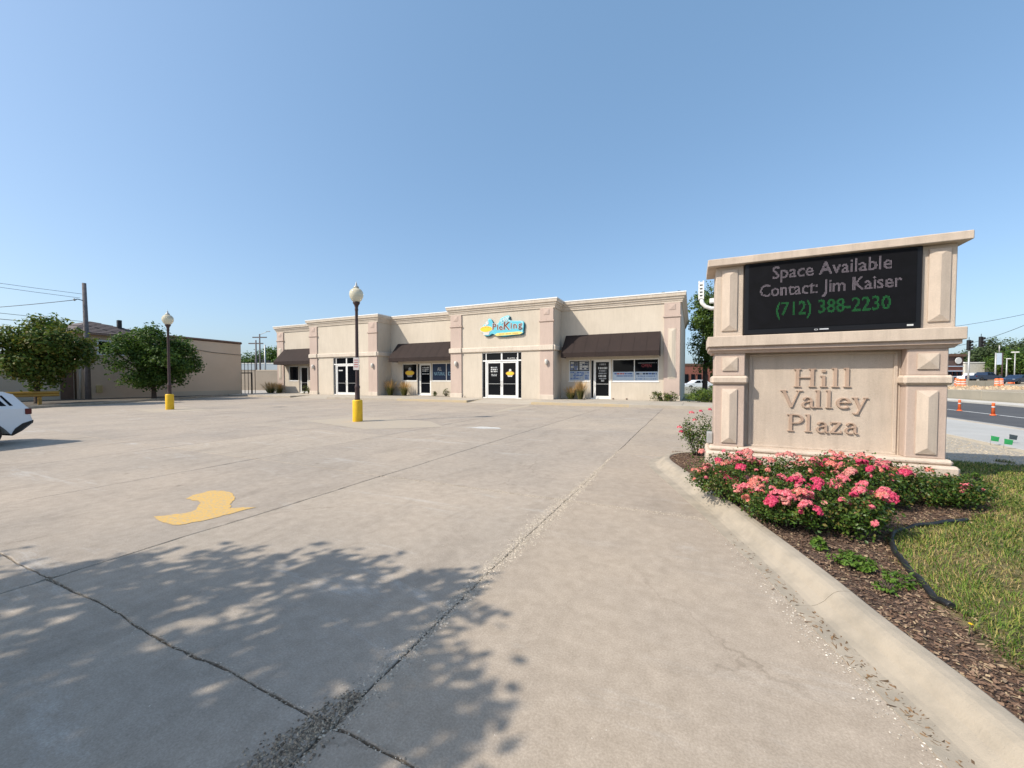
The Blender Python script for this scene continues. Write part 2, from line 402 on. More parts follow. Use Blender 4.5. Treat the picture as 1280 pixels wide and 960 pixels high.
# broken, patched spot where the joints meet, and grit lying in the driveway joint
def blob_sheet(cx, cy, pts, z, seed, bump, mat, name, parent=None, label=None, cat=None, kind=None, step=.02):
    rnd = random.Random(seed); mb = MB()
    xs = [p[0] for p in pts]; ys = [p[1] for p in pts]
    def inside(x, y):
        c = False; n = len(pts)
        for i in range(n):
            x1, y1 = pts[i]; x2, y2 = pts[(i + 1) % n]
            if (y1 > y) != (y2 > y) and x < (x2 - x1) * (y - y1) / (y2 - y1) + x1: c = not c
        return c
    idx = {}; V = []; F = []
    nx = int((max(xs) - min(xs)) / step) + 1; ny = int((max(ys) - min(ys)) / step) + 1
    def vi(i, j):
        if (i, j) not in idx:
            x = min(xs) + i * step + rnd.uniform(-.3, .3) * step; y = min(ys) + j * step + rnd.uniform(-.3, .3) * step
            edge = 0 if inside(x, y) and inside(x + step, y) and inside(x - step, y) and inside(x, y + step) and inside(x, y - step) else 1
            zz = z - (.02 if edge else 0) + abs(noise.noise(Vector((x * 30, y * 30, 0)))) * bump
            idx[(i, j)] = len(V); V.append((x, y, zz))
        return idx[(i, j)]
    for i in range(nx):
        for j in range(ny):
            if inside(min(xs) + (i + .5) * step, min(ys) + (j + .5) * step):
                F.append((vi(i, j), vi(i + 1, j), vi(i + 1, j + 1), vi(i, j + 1)))
    mb.add(V, F, False); return mb.build(name, mat, parent, label=label, cat=cat, kind=kind)
M_CRUMB = pm('crumbled_concrete', (.10, .078, .055), (.30, .25, .185), 34, .95, .8, 120, bdist=.01, island=.0)
blob_sheet(0, 0, [(-1.60, .95), (-1.53, 1.05), (-1.58, 1.17), (-1.53, 1.27), (-1.47, 1.38), (-1.43, 1.44), (-1.41, 1.43), (-1.395, 1.36), (-1.35, 1.3), (-1.37, 1.2), (-1.39, 1.1), (-1.41, .95), (-1.45, .75), (-1.50, .7)], -.006, 2, .022, M_CRUMB, 'crumbled_patch', lot)
M_GRIT = pm('grit', (.50, .43, .34), (.30, .25, .19), 30, .9, 0, island=.45)
def pebbles(name, spots, mat, kind='stuff', parent=None, label=None, cat=None, flat=.6):
    V = []; F = []
    for (x, y, z, r) in spots:
        a = random.uniform(0, 6.28); b = len(V); c, s_ = math.cos(a), math.sin(a)
        sx = r * random.uniform(.7, 1.5); sy = r * random.uniform(.6, 1); h = r * flat * random.uniform(.6, 1.3)
        for (u, w, q) in ((-1, -.4, 0), (.2, -1, 0), (1, .1, 0), (-.1, 1, 0), (0, 0, 1)):
            u *= sx; w *= sy; V.append((x + u * c - w * s_, y + u * s_ + w * c, z + q * h))
        F += [(b, b + 1, b + 4), (b + 1, b + 2, b + 4), (b + 2, b + 3, b + 4), (b + 3, b, b + 4)]
    m = MB(); m.add(V, F); return m.build(name, mat, parent, kind=kind, label=label, cat=cat)
random.seed(11)
sp = []
for k in range(11000):
    y = random.triangular(.6, 9.0, 3.2); w = .010 + .060 * max(0, 1 - abs(y - 3.8) / 3.2) + (.03 if y < 1.7 else 0)
    x = -1.42 + random.gauss(0, w); dx, dy = wob(x, y, .035)
    sp.append((x + dx, y, .0, random.choice([.002, .003, .004, .005, .008])))
for k in range(2200):
    y = 4.68 + random.gauss(0, .03); x = random.uniform(-4.3, .2); dx, dy = wob(x, y, .035); sp.append((x, y + dy, 0, random.uniform(.003, .006)))
for k in range(700):
    x = random.uniform(-4.6, -.9); sp.append((x, 1.19 + random.gauss(0, .012) + wob(x, 1.19, .035)[1], 0, random.uniform(.002, .005)))
for k in range(500):
    y = random.uniform(.9, 6.5); sp.append((-4.4 + random.gauss(0, .02) + wob(-4.4, y, .035)[0], y, 0, random.uniform(.002, .005)))
pebbles('joint_grit', sp, M_GRIT, parent=lot)
sp = []
for k in range(1500):
    t = random.random(); y = .70 + .66 * t; cx = -1.51 + .07 * t; wd = .075 * (1 - abs(t - .45) * 1.3) + .02
    sp.append((cx + random.gauss(0, wd * .6), y, .002, random.choice([.003, .004, .005, .006, .008])))
pebbles('broken_aggregate', sp, pm('aggregate', (.34, .27, .19), (.17, .13, .095), 40, .9, 0, island=.6), parent=lot)

# ------------------------------------------------------------------ painted marks on the lot
def flat(name, pts, z, mat, parent=None):
    m = MB(); m.add([(x, y, z) for x, y in pts], [tuple(range(len(pts)))])
    if parent is None: return m.build(name, mat, lot)
    return m.build(name, mat, parent)
def densify(pts, step=.06, amp=.012):
    out = []
    for i in range(len(pts)):
        a = pts[i]; b = pts[(i + 1) % len(pts)]; L = math.hypot(a[0] - b[0], a[1] - b[1]); n = max(1, int(L / step))
        for k in range(n):
            x = a[0] + (b[0] - a[0]) * k / n; y = a[1] + (b[1] - a[1]) * k / n
            out.append((x + noise.noise(Vector((x * 12, y * 12, 1))) * amp, y + noise.noise(Vector((x * 12, y * 12, 9))) * amp))
    return out
ARR = [(-5.36, 2.23), (-4.98, 2.13), (-4.70, 2.2), (-4.69, 2.39), (-4.66, 2.90), (-4.92, 2.73), (-5.28, 3.02), (-5.55, 3.13), (-5.75, 3.14), (-5.91, 3.06), (-5.89, 2.84), (-5.81, 2.74), (-5.5, 2.73), (-5.3, 2.64), (-5.18, 2.53), (-5.15, 2.4)]
ARR = [(-5.36, 2.21), (-5.04, 2.17), (-4.80, 2.19), (-4.72, 2.37), (-4.66, 2.90), (-4.90, 2.74), (-5.10, 2.88), (-5.28, 3.02), (-5.52, 3.12), (-5.75, 3.14), (-5.91, 3.06), (-5.89, 2.84), (-5.80, 2.74), (-5.46, 2.72), (-5.30, 2.62), (-5.19, 2.53), (-5.17, 2.42)]
flat('painted_arrow', densify(ARR, .025, .022), .004, M_ARROW)
flat('painted_island', densify([(-12.9, 9.8), (-9.0, 8.9), (-7.2, 10.4), (-8.6, 11.6), (-12.2, 11.9)], .2, .06), .004, M_PATCH)
flat('painted_island', densify([(-25.6, 9.9), (-22.4, 9.4), (-21.6, 11.3), (-25.4, 12.0)], .2, .06), .004, M_PATCH)
flat('painted_stripe', densify([(-8.5, 16.3), (-8.2, 16.2), (-8.5, 21.0), (-8.9, 21.4), (-9.0, 19)], .2, .03), .004, M_PATCH)
M_WP = pm('white_scuff_paint', (.60, .59, .56), (.45, .42, .37), 9, .8, .2)
flat('paint_spill', densify([(-6.5, 10.65), (-5.9, 10.55), (-5.35, 10.75), (-5.5, 10.98), (-6.1, 11.0)], .08, .05), .004, M_WP)

# ------------------------------------------------------------------ bed kerb (curved) and kerb by the building
CURB = [(5.2, -2.4), (3.4, -1.2), (2.2, .0), (1.55, .85), (1.26, 1.45), (1.10, 1.95), (0.985, 2.4), (.845, 2.85), (.73, 3.3), (.60, 3.75), (.42, 4.33), (.23, 4.95), (.01, 5.6), (-.21, 6.27), (-.40, 6.8), (-.52, 7.2), (-.56, 7.55), (-.50, 7.9), (-.30, 8.22), (.05, 8.45), (.6, 8.6), (2.0, 8.8), (3.2, 9.3), (4.0, 10.3), (4.3, 12), (4.4, 14), (4.4, 18), (4.2, 19.8), (3.4, 21.2), (2.2, 21.95), (1.0, 22.1)]
def smooth_path(P, n=6):
    out = []
    for i in range(len(P) - 1):
        p0 = Vector(P[max(i - 1, 0)]); p1 = Vector(P[i]); p2 = Vector(P[i + 1]); p3 = Vector(P[min(i + 2, len(P) - 1)])
        for k in range(n):
            t = k / n; out.append(tuple(.5 * ((2 * p1) + (-p0 + p2) * t + (2 * p0 - 5 * p1 + 4 * p2 - p3) * t * t + (-p0 + 3 * p1 - 3 * p2 + p3) * t ** 3)))
    out.append(tuple(P[-1])); return out
CP = smooth_path(CURB)
curbs = thing('curb', None, None); curbs['kind'] = 'structure'
KP = [(-.16, .0), (-.16, .004), (-.05, .010), (-.015, .022), (.02, .052), (.05, .085), (.08, .110), (.11, .124), (.15, .130), (.20, .130), (.215, .122), (.22, -.03)]
def curb_run(path, prof, mat, parent, maxlen=2.4, gap=.004):
    seg = [path[0]]; L = 0; out = []
    for a, b in zip(path, path[1:]):
        L += math.hypot(a[0] - b[0], a[1] - b[1]); seg.append(b)
        if L > maxlen:
            v = Vector(b) - Vector(a); v.normalize(); seg[-1] = (b[0] - v.x * gap, b[1] - v.y * gap)
            out.append(sweep(seg, prof).build('curb_stone', mat, parent)); seg = [b]; L = 0
    if len(seg) > 1: out.append(sweep(seg, prof).build('curb_stone', mat, parent))
    return out
curb_run(CP, [(d * .85 + .012 if d > 0 else d, z) for d, z in KP], M_CURB, curbs)

# building kerb runs along Y = 22.25 from x=1.2 to x=-41, with dropped ramps at the two main doors
BK = [(0, -.03), (0, .0), (.0, .145), (.02, .155), (.16, .155), (.17, .0)]
bcurb = thing('curb', None, None); bcurb['kind'] = 'structure'
def line(x0, x1, y, n): return [(x0 + (x1 - x0) * i / n, y) for i in range(n + 1)]
for (a, b, m) in ((1.2, -3.2, M_WALK), (-3.2, -9.0, M_YCURB), (-13.6, -19.5, M_YCURB), (-19.5, -26.6, M_WALK), (-31.0, -40.4, M_WALK)):
    curb_run([(x, y) for x, y in line(a, b, 22.25, 8)], [(d, z) for d, z in BK], m, bcurb, 5.5, .006)
walk = thing('sidewalk', None, None); walk['kind'] = 'structure'
for (a, b, y0) in ((-40.4, -31.0, 22.44), (-31.0, -26.6, 24.2), (-26.6, -13.6, 22.44), (-13.6, -9.0, 24.2), (-9.0, 1.2, 22.44)):
    n = max(1, round((b - a) / 1.8)); w = (b - a) / n
    for k in range(n):
        for (ya, yb) in ((y0, 24.2), (24.2, 25.85)):
            if yb - ya < .1: continue
            x0 = a + k * w
            MB().box(x0 + .005, x0 + w - .005, ya + .004, yb - .004, -.03, .154, .006).build('paving_slab', M_WALK, walk)
for (a, b) in ((-31.0, -26.6), (-13.6, -9.0)):
    m = MB(); m.add([(a, 22.2, .006), (b, 22.2, .006), (b, 24.2, .152), (a, 24.2, .152), (a, 22.2, -.03), (b, 22.2, -.03), (b, 24.2, -.03), (a, 24.2, -.03)], [(0, 1, 2, 3), (4, 7, 6, 5), (0, 4, 5, 1), (1, 5, 6, 2), (3, 2, 6, 7), (0, 3, 7, 4)])
    m.build('ramp', M_WALK, walk)
    for x in (a + .02, b - .20):
        m = MB(); m.add([(x, 22.23, .012), (x + .18, 22.23, .012), (x + .18, 24.18, .156), (x, 24.18, .156)], [(0, 1, 2, 3)]); m.build('ramp_stripe', M_YCURB, walk)
# recessed planting strips / floor between walk and the wing walls
for (a, b) in ((-40.4, -33.2), (-24.65, -17.3), (-8.7, 1.2)):
    n = round((b - a) / 1.8); w = (b - a) / n
    for k in range(n):
        MB().box(a + k * w + .004, a + (k + 1) * w - .004, 25.856, 27.46, -.03, .1535, .006).build('paving_slab', M_WALK, walk)

# ------------------------------------------------------------------ verge: mulch bed, lawn, gravel
EDG = [(2.45, 5.32), (2.11, 5.05), (1.77, 4.76), (1.60, 4.49), (1.5, 4.18), (1.45, 3.91), (1.43, 3.58), (1.41, 3.36), (1.43, 3.22)]
def edge_x(y):
    L = [(1.9, .4), (1.62, 1.5), (1.46, 2.3), (1.43, 3.22)] + EDG[:-1][::-1] + [(2.8, 5.75), (3.15, 6.4), (3.3, 7.0)]
    if y <= L[0][1]: return L[0][0] + (L[0][1] - y) * .9
    for a, b in zip(L, L[1:]):
        if a[1] <= y <= b[1]: return a[0] + (b[0] - a[0]) * (y - a[1]) / (b[1] - a[1])
    return 3.3 if y < 7.7 else (3.3 - (y - 7.7) * 5 if y < 8.4 else -9)
def lawn(x, y):
    if y > 9.4 + .5 * noise.noise(Vector((x * 2, y * 2, 5))) - .15 * (x - 4): return 2
    e = edge_x(y) + .05 * noise.noise(Vector((x * 6, y * 6, 0)))
    return 1 if x > e else 0
def vz(x, y):
    return .10 + .02 * noise.noise(Vector((x * 1.3, y * 1.3, 0))) + .012 * noise.noise(Vector((x * 7, y * 7, 2))) + (.015 if lawn(x, y) == 1 else 0)
m_, nt, b_ = _nt('verge_soil')
tc = nt.nodes.new('ShaderNodeTexCoord').outputs['Object']
at = nt.nodes.new('ShaderNodeAttribute'); at.attribute_name = 'cover'
mul = _mix(nt, _ramp(nt, _noise(nt, 28, 6, .75, tc).outputs[0], .35, .68).outputs[0], (.055, .032, .022), (.20, .125, .085))
lw = _mix(nt, _ramp(nt, _noise(nt, 14, 6, .7, tc).outputs[0], .35, .65).outputs[0], (.085, .085, .028), (.25, .20, .085))
gr = _mix(nt, _ramp(nt, _noise(nt, 20, 6, .75, tc).outputs[0], .35, .7).outputs[0], (.30, .25, .19), (.50, .45, .37))
sep = nt.nodes.new('ShaderNodeSeparateColor'); nt.links.new(at.outputs['Color'], sep.inputs[0])
c_ = _mix(nt, sep.outputs[0], mul, lw); c_ = _mix(nt, sep.outputs[1], c_, gr)
nt.links.new(c_, b_.inputs['Base Color']); b_.inputs['Roughness'].default_value = .95
bn = _noise(nt, 55, 5, .8, tc); bp = nt.nodes.new('ShaderNodeBump'); bp.inputs['Strength'].default_value = .9; bp.inputs['Distance'].default_value = .02
nt.links.new(bn.outputs[0], bp.inputs['Height']); nt.links.new(bp.outputs[0], b_.inputs['Normal'])
M_VERGE = m_
inner = []
for i, p in enumerate(CP):
    a = Vector(CP[max(i - 1, 0)]); b = Vector(CP[min(i + 1, len(CP) - 1)]); t = (b - a).normalized()
    inner.append((p[0] + t.y * .18, p[1] - t.x * .18))
NR = 70; V = []; F = []; cols = []
ins = []
for a, b in zip(inner, inner[1:]):
    L = math.hypot(a[0] - b[0], a[1] - b[1]); n = max(1, int(L / .07))
    for k in range(n): ins.append((a[0] + (b[0] - a[0]) * k / n, a[1] + (b[1] - a[1]) * k / n))
ins.append(inner[-1])
ys0 = -2.6
tot = len(ins)
import bisect
# right boundary x = 5.75, y follows the kerb where it rises steadily
cum = 0; ry = []
for i in range(tot): ry.append(None)
maxy = -9
for i, p in enumerate(ins):
    maxy = max(maxy, p[1]); ry[i] = maxy
for i, p in enumerate(ins):
    tgt = (5.75, ry[i])
    for j in range(NR + 1):
        t = (j / NR); x = p[0] + (tgt[0] - p[0]) * t; y = p[1] + (tgt[1] - p[1]) * t
        z = vz(x, y) if 0 < j else .118
        V.append((x, y, z)); c = lawn(x, y); cols.append((1.0 if c == 1 else 0.0, 1.0 if c == 2 else 0.0, 0, 1))
for i in range(tot - 1):
    for j in range(NR): F.append((i * (NR + 1) + j, (i + 1) * (NR + 1) + j, (i + 1) * (NR + 1) + j + 1, i * (NR + 1) + j + 1)[::-1])
me = bpy.data.meshes.new('verge'); me.from_pydata(V, [], F); me.update()
ca = me.color_attributes.new('cover', 'FLOAT_COLOR', 'POINT'); ca.data.foreach_set('color', [q for c in cols for q in c])
me.polygons.foreach_set('use_smooth', [True] * len(F)); me.materials.append(M_VERGE)
obj('verge', me, kind='structure')

# mulch chips
def scatter_flat(name, spots, mat, thick=.3, label=None, cat=None, parent=None, wmin=.0025, wmax=.007, lmin=.008, lmax=.034):
    V = []; F = []
    for (x, y, z) in spots:
        a = random.uniform(0, 6.28); t = random.uniform(-.5, .5); l = random.uniform(lmin, lmax); w = random.uniform(wmin, wmax)
        u = Vector((math.cos(a), math.sin(a), t * .6)) * l * .5; v = Vector((-math.sin(a), math.cos(a), random.uniform(-.8, .8))) * w
        p = Vector((x, y, z)); b = len(V)
        V += [p - u - v * .5, p + u * .9 - v, p + u + v * .6, p - u * .8 + v]; F.append((b, b + 1, b + 2, b + 3))
    m = MB(); m.add(V, F); return m.build(name, mat, parent, kind='stuff', label=label, cat=cat)
random.seed(5)
sp = []
while len(sp) < 42000:
    y = 1.2 + 7.2 * random.random() ** 1.5; x = random.uniform(-.5, 3.6)
    cx = np.interp(y, [c[1] for c in inner[:100]], [c[0] for c in inner[:100]])
    if x < cx + .01 or y > 8.3: continue
    e = edge_x(y)
    if x > e + .10 * random.random() ** 2: continue
    sp.append((x, y, vz(x, y) + random.uniform(0, .018)))
M_CHIP = leafmat('mulch_chip', [(.06, .035, .025), (.11, .065, .045), (.17, .105, .075), (.24, .16, .115), (.34, .26, .17)], .0, .95)
scatter_flat('mulch', sp, M_CHIP, label='brown bark mulch chips covering the planting bed', cat='mulch')
# gravel
sp = [(random.uniform(3.2, 5.7), random.uniform(9.0, 15), 0, random.uniform(.006, .018)) for _ in range(5000)]
sp = [(x, y, vz(x, y), r) for x, y, z, r in sp if lawn(x, y) == 2]
pebbles('gravel', sp, pm('gravel_stone', (.48, .40, .29), (.35, .28, .19), 20, .9, 0, island=.35), label='pale gravel strip behind the lawn beside the sidewalk', cat='gravel')
# debris along the kerb
sp = []
for k in range(2300):
    y = random.triangular(1.6, 4.6, 2.7); x = float(np.interp(y, [c[1] for c in CP[:100]], [c[0] for c in CP[:100]])) - .10 - abs(random.gauss(0, .10)) + .03
    sp.append((x, y, .002, random.choice([.0018, .0025, .0025, .004, .0065])))
for k in range(420): sp.append((random.uniform(-6, 1), random.uniform(.8, 8), .0, random.uniform(.0015, .004)))
sp = [q for q in sp if q[0] < np.interp(q[1], [c[1] for c in CP[:100]], [c[0] for c in CP[:100]]) - .01]
pebbles('grit', sp, pm('pale_grit', (.60, .55, .47), (.30, .25, .19), 30, .9, 0, island=.4), label='pale grit and crumbs scattered along the curved kerb', cat='grit')
sp = []
for k in range(420):
    y = random.triangular(1.6, 4.6, 2.4); x = float(np.interp(y, [c[1] for c in CP[:100]], [c[0] for c in CP[:100]])) - .05 - abs(random.gauss(0, .05)); sp.append((x, y, .006))
scatter_flat('dry_leaf_litter', sp, pm('dry_litter', (.22, .13, .06), (.12, .08, .05), 20, .9, 0, island=.5), label='dry twigs and leaf litter lying in the gutter', cat='litter', wmin=.002, wmax=.006, lmin=.015, lmax=.07)

# lawn blades
def blades(name, n, region, cols, label, hmin=.03, hmax=.085, w=.0022, lean=.9, seed=1, dens=None):
    rng = np.random.default_rng(seed); V = np.zeros((n * 5, 3), dtype=np.float32); k = 0
    P = []
    rnd = random.Random(seed)
    while len(P) < n:
        x = rnd.uniform(region[0], region[1]); y = region[2] + (region[3] - region[2]) * rnd.random() ** 1.6
        c = lawn(x, y)
        if c != 1: 
            if c == 2 or rnd.random() > .02: continue
            if x < edge_x(y) - .25: continue
        if 3.0 < x < 3.2 and 6.9 < y < 7.7: continue
        if dens and rnd.random() > dens(x, y): continue
        P.append((x, y, vz(x, y)))
    P = np.array(P, dtype=np.float32)
    a = rng.uniform(0, 2 * np.pi, n); d = np.stack([np.cos(a), np.sin(a)], 1)
    swirl = np.array([noise.noise(Vector((p[0] * 1.6, p[1] * 1.6, 4))) * 6 for p in P]); d2 = np.stack([np.cos(swirl), np.sin(swirl)], 1)
    h = rng.uniform(hmin, hmax, n) * (1 - .5 * np.clip(P[:, 1] - 5, 0, 1) * 0); ln = rng.uniform(.3, lean * 1.6, n) * h
    dir_ = d * .85 + d2 * .3
    side = np.stack([-np.sin(a), np.cos(a)], 1) * (w * (1 + .25 * np.clip(P[:, 1:2] - 3, 0, 4)))
    V = V.reshape(n, 5, 3)
    V[:, 0, :2] = P[:, :2] - side; V[:, 1, :2] = P[:, :2] + side; V[:, 0, 2] = V[:, 1, 2] = P[:, 2] - .003
    mid = P[:, :2] + dir_ * (ln * .4)[:, None]
    V[:, 2, :2] = mid + side * .8; V[:, 3, :2] = mid - side * .8; V[:, 2, 2] = V[:, 3, 2] = P[:, 2] + h * .55
    V[:, 4, :2] = P[:, :2] + dir_ * ln[:, None] * 1.25; V[:, 4, 2] = P[:, 2] + h * rng.uniform(.45, .95, n)
    base = np.arange(n) * 5
    loops = np.stack([base, base + 1, base + 2, base + 3, base + 3, base + 2, base + 4], 1).ravel()
    me = bpy.data.meshes.new(name); me.vertices.add(n * 5); me.vertices.foreach_set('co', V.ravel())
    me.loops.add(n * 7); me.loops.foreach_set('vertex_index', loops.astype(np.int32))
    me.polygons.add(n * 2)
    st = np.stack([np.arange(n) * 7, np.arange(n) * 7 + 4], 1).ravel(); me.polygons.foreach_set('loop_start', st.astype(np.int32))
    me.update(calc_edges=True); me.validate(); me.materials.append(cols)
    return obj(name, me, kind='stuff', label=label, cat='grass')
M_GRASS = leafmat('grass_blade', [(.045, .10, .012), (.085, .16, .018), (.14, .22, .03), (.24, .26, .055), (.40, .32, .12)], .3)
M_STRAW = leafmat('straw_blade', [(.34, .25, .11), (.45, .35, .17), (.28, .19, .09)], .2)
pn = lambda x, y: .25 + 1.1 * max(0, .5 + noise.noise(Vector((x * 1.1, y * 1.1, 8))) * 1.3)
blades('grass', 95000, (1.3, 5.7, 1.4, 9.8), M_GRASS, 'patchy green lawn beside the planting bed', .02, .07, .0021, .9, 1, pn)
blades('grass', 60000, (1.3, 5.7, 1.4, 10.0), M_STRAW, 'dry straw coloured thatch mixed through the lawn', .012, .04, .0016, 1.6, 2, lambda x, y: .2 + 1.0 * max(0, .5 - noise.noise(Vector((x * 1.1, y * 1.1, 8))) * 1.3))

# bed edging hose
e = smooth_path(EDG, 5)
MB().tube([(x, y, vz(x, y) + .022 + .006 * noise.noise(Vector((x * 4, y * 4, 0)))) for x, y in e], .021, 8).build('bed_edging', M_PLAST, label='black plastic bed edging curving between mulch and lawn', cat='garden edging')

# ------------------------------------------------------------------ leaves helper
def leaf_mesh(name, C0, N0, size, aspect=.55, fold=.25, seed=0, mat=None):
    rng = np.random.default_rng(seed); n = len(C0)
    C0 = np.asarray(C0, dtype=np.float32); N0 = np.asarray(N0, dtype=np.float32)
    N0 = N0 / (np.linalg.norm(N0, axis=1, keepdims=True) + 1e-6)
    r = rng.normal(size=(n, 3)).astype(np.float32)
    T = np.cross(N0, r); T /= (np.linalg.norm(T, axis=1, keepdims=True) + 1e-6)
    B = np.cross(N0, T)
    s = (np.asarray(size) * rng.uniform(.65, 1.25, n)).astype(np.float32)[:, None]
    V = np.zeros((n, 4, 3), dtype=np.float32)
    V[:, 0] = C0 - T * s * .5; V[:, 2] = C0 + T * s * .5
    V[:, 1] = C0 + B * s * .5 * aspect + N0 * s * fold * .3 - T * s * .08
    V[:, 3] = C0 - B * s * .5 * aspect + N0 * s * fold * .3 - T * s * .08
    b = np.arange(n) * 4
    loops = np.stack([b, b + 1, b + 2, b, b + 2, b + 3], 1).ravel()
    me = bpy.data.meshes.new(name); me.vertices.add(n * 4); me.vertices.foreach_set('co', V.ravel())
    me.loops.add(n * 6); me.loops.foreach_set('vertex_index', loops.astype(np.int32)); me.polygons.add(n * 2)
    me.polygons.foreach_set('loop_start', (np.arange(n * 2) * 3).astype(np.int32)); me.update(calc_edges=True)
    if mat: me.materials.append(mat)
    return me
def clump_leaves(blobs, n, seed, spread=.22, twigs=None, flatz=1.0, inner=.45):
    """leaves gathered in twig clumps over the shells of blobs (x,y,z,rx,ry,rz)"""
    rng = np.random.default_rng(seed)
    vol = np.array([b[3] * b[4] + b[3] * b[5] for b in blobs]); pr = vol / vol.sum()
    nt_ = twigs or max(20, n // 28)
    pick = rng.choice(len(blobs), nt_, p=pr); B = np.array(blobs)[pick]
    d = rng.normal(size=(nt_, 3)); d /= np.linalg.norm(d, axis=1, keepdims=True)
    rr = (inner + (1 - inner) * rng.random(nt_) ** .6) * rng.uniform(.85, 1.12, nt_)
    tc_ = B[:, :3] + d * B[:, 3:6] * rr[:, None]
    own = rng.integers(0, nt_, n); off = np.clip(rng.normal(size=(n, 3)), -1.9, 1.9) * spread * (.6 + .8 * rng.random(nt_))[own][:, None]; off[:, 2] *= .75
    P = tc_[own] + off
    Nn = d[own] * .7 + rng.normal(size=(n, 3)) * .7 + np.array([0, 0, .55])
    return P, Nn, tc_
def tree(name, label, loc, trunk_h, trunk_r, blobs, n, leaf, mat, seed, spread=.22, cat='tree', group=None, inner=.45, bark=None, twigs=None):
    t = thing(name, label, cat, loc, 0, group)
    P, Nn, tw = clump_leaves(blobs, n, seed, spread, twigs, inner=inner)
    obj('crown', leaf_mesh('crown', P, Nn, leaf, .6, .3, seed, mat), t)
    rnd = random.Random(seed); mb = MB()
    lean = (rnd.uniform(-.1, .1), rnd.uniform(-.1, .1))
    top = Vector((lean[0], lean[1], trunk_h))
    mb.tube([(0, 0, -.1), (0, 0, .05), (lean[0] * .4, lean[1] * .4, trunk_h * .5), top], [trunk_r * 1.5, trunk_r * 1.15, trunk_r * .95, trunk_r * .8], 8)
    mb.build('trunk', bark or M_BARK, t)
    lb = MB()
    for b in blobs:
        c = Vector(b[:3]); mid = top.lerp(c, .5) + Vector((rnd.uniform(-.1, .1), rnd.uniform(-.1, .1), .15)) * b[3]
        lb.tube([top - Vector((0, 0, .15)), mid, c], [trunk_r * .6, trunk_r * .35, trunk_r * .15], 6)
        for q in range(4):
            k = tw[rnd.randrange(len(tw))]
            if (Vector(k) - c).length < b[3] * 1.6: lb.tube([mid.lerp(c, .5), c.lerp(Vector(k), .5) + Vector((0, 0, .08)), Vector(k)], [trunk_r * .22, trunk_r * .12, trunk_r * .05], 4)
    lb.build('limbs', bark or M_BARK, t)
    return t
M_LEAF1 = leafmat('street_tree_leaf', [(.04, .085, .014), (.07, .125, .02), (.11, .165, .026), (.145, .185, .03), (.20, .165, .04)], .38)
M_LEAF2 = leafmat('dark_tree_leaf', [(.036, .08, .016), (.058, .12, .022), (.09, .155, .026), (.125, .19, .034)], .38)
M_LEAF3 = leafmat('far_tree_leaf', [(.05, .08, .035), (.07, .105, .04), (.09, .125, .05)], .25)
M_LEAF4 = leafmat('light_tree_leaf', [(.055, .10, .018), (.085, .145, .025), (.125, .185, .035)], .35)

# ------------------------------------------------------------------ the plaza building
bld = thing('plaza_building', 'beige stucco strip mall with brown awnings and stepped white-topped parapet', 'building')
YW, YU, ZT = 27.5, 25.9, 7.08
def wall_face(name, x0, x1, y, z0, z1, holes, depth, mat):
    """front wall facing -Y with rectangular holes (xa,xb,za,zb) and reveals"""
    xs = sorted({x0, x1} | {h[0] for h in holes} | {h[1] for h in holes}); zs = sorted({z0, z1} | {h[2] for h in holes} | {h[3] for h in holes})
    m = MB()
    for a, b in zip(xs, xs[1:]):
        for c, d in zip(zs, zs[1:]):
            cx, cz = (a + b) / 2, (c + d) / 2
            if any(h[0] < cx < h[1] and h[2] < cz < h[3] for h in holes): continue
            m.add([(a, y, c), (b, y, c), (b, y, d), (a, y, d)], [(0, 1, 2, 3)])
    for h in holes:
        a, b, c, d = h; Y = y + depth
        m.add([(a, y, c), (b, y, c), (b, y, d), (a, y, d), (a, Y, c), (b, Y, c), (b, Y, d), (a, Y, d)], [(0, 4, 5, 1), (1, 5, 6, 2), (2, 6, 7, 3), (3, 7, 4, 0)])
    m.build(name, mat, bld)
WINR = [(-8.18, -6.64, 1.42, 2.93), (-6.58, -5.17, .15, 2.93), (-5.10, -2.06, 1.40, 2.93)]
WINM = [(-23.44, -21.84, 1.42, 2.93), (-21.78, -20.33, .15, 2.93), (-20.27, -17.38, 1.42, 2.93)]
WINL = [(-38.46, -37.02, 1.42, 2.93), (-36.9, -35.58, .15, 2.93), (-35.5, -33.5, 1.42, 2.93)]
DB = (-14.45, -11.22, .15, 3.55); DA = (-30.1, -26.87, .15, 3.55)
wall_face('wall', -8.75, -.75, YW, .0, ZT, WINR, .16, M_STUCCO)
wall_face('wall', -24.68, -17.26, YW, .0, ZT, WINM, .16, M_STUCCO)
wall_face('wall', -40.2, -33.15, YW, .0, ZT, WINL, .16, M_STUCCO)
wall_face('wall', -17.26, -8.75, YU, .0, ZT, [DB], .16, M_STUCCO)
wall_face('wall', -33.15, -24.68, YU, .0, ZT, [DA], .16, M_STUCCO)
m = MB()
for x, y0, y1, s_ in ((-.75, YW, 42, 1), (-8.75, YU, YW, 1), (-17.26, YU, YW, -1), (-24.68, YU, YW, 1), (-33.15, YU, YW, -1), (-40.2, YW, 42, -1)):
    f = [(x, y0, 0), (x, y1, 0), (x, y1, ZT), (x, y0, ZT)]; m.add(f if s_ > 0 else f[::-1], [(0, 1, 2, 3)])
m.add([(-.75, 42, 0), (-40.2, 42, 0), (-40.2, 42, ZT), (-.75, 42, ZT)], [(0, 1, 2, 3)])
m.build('side_wall', M_STUCCO, bld)
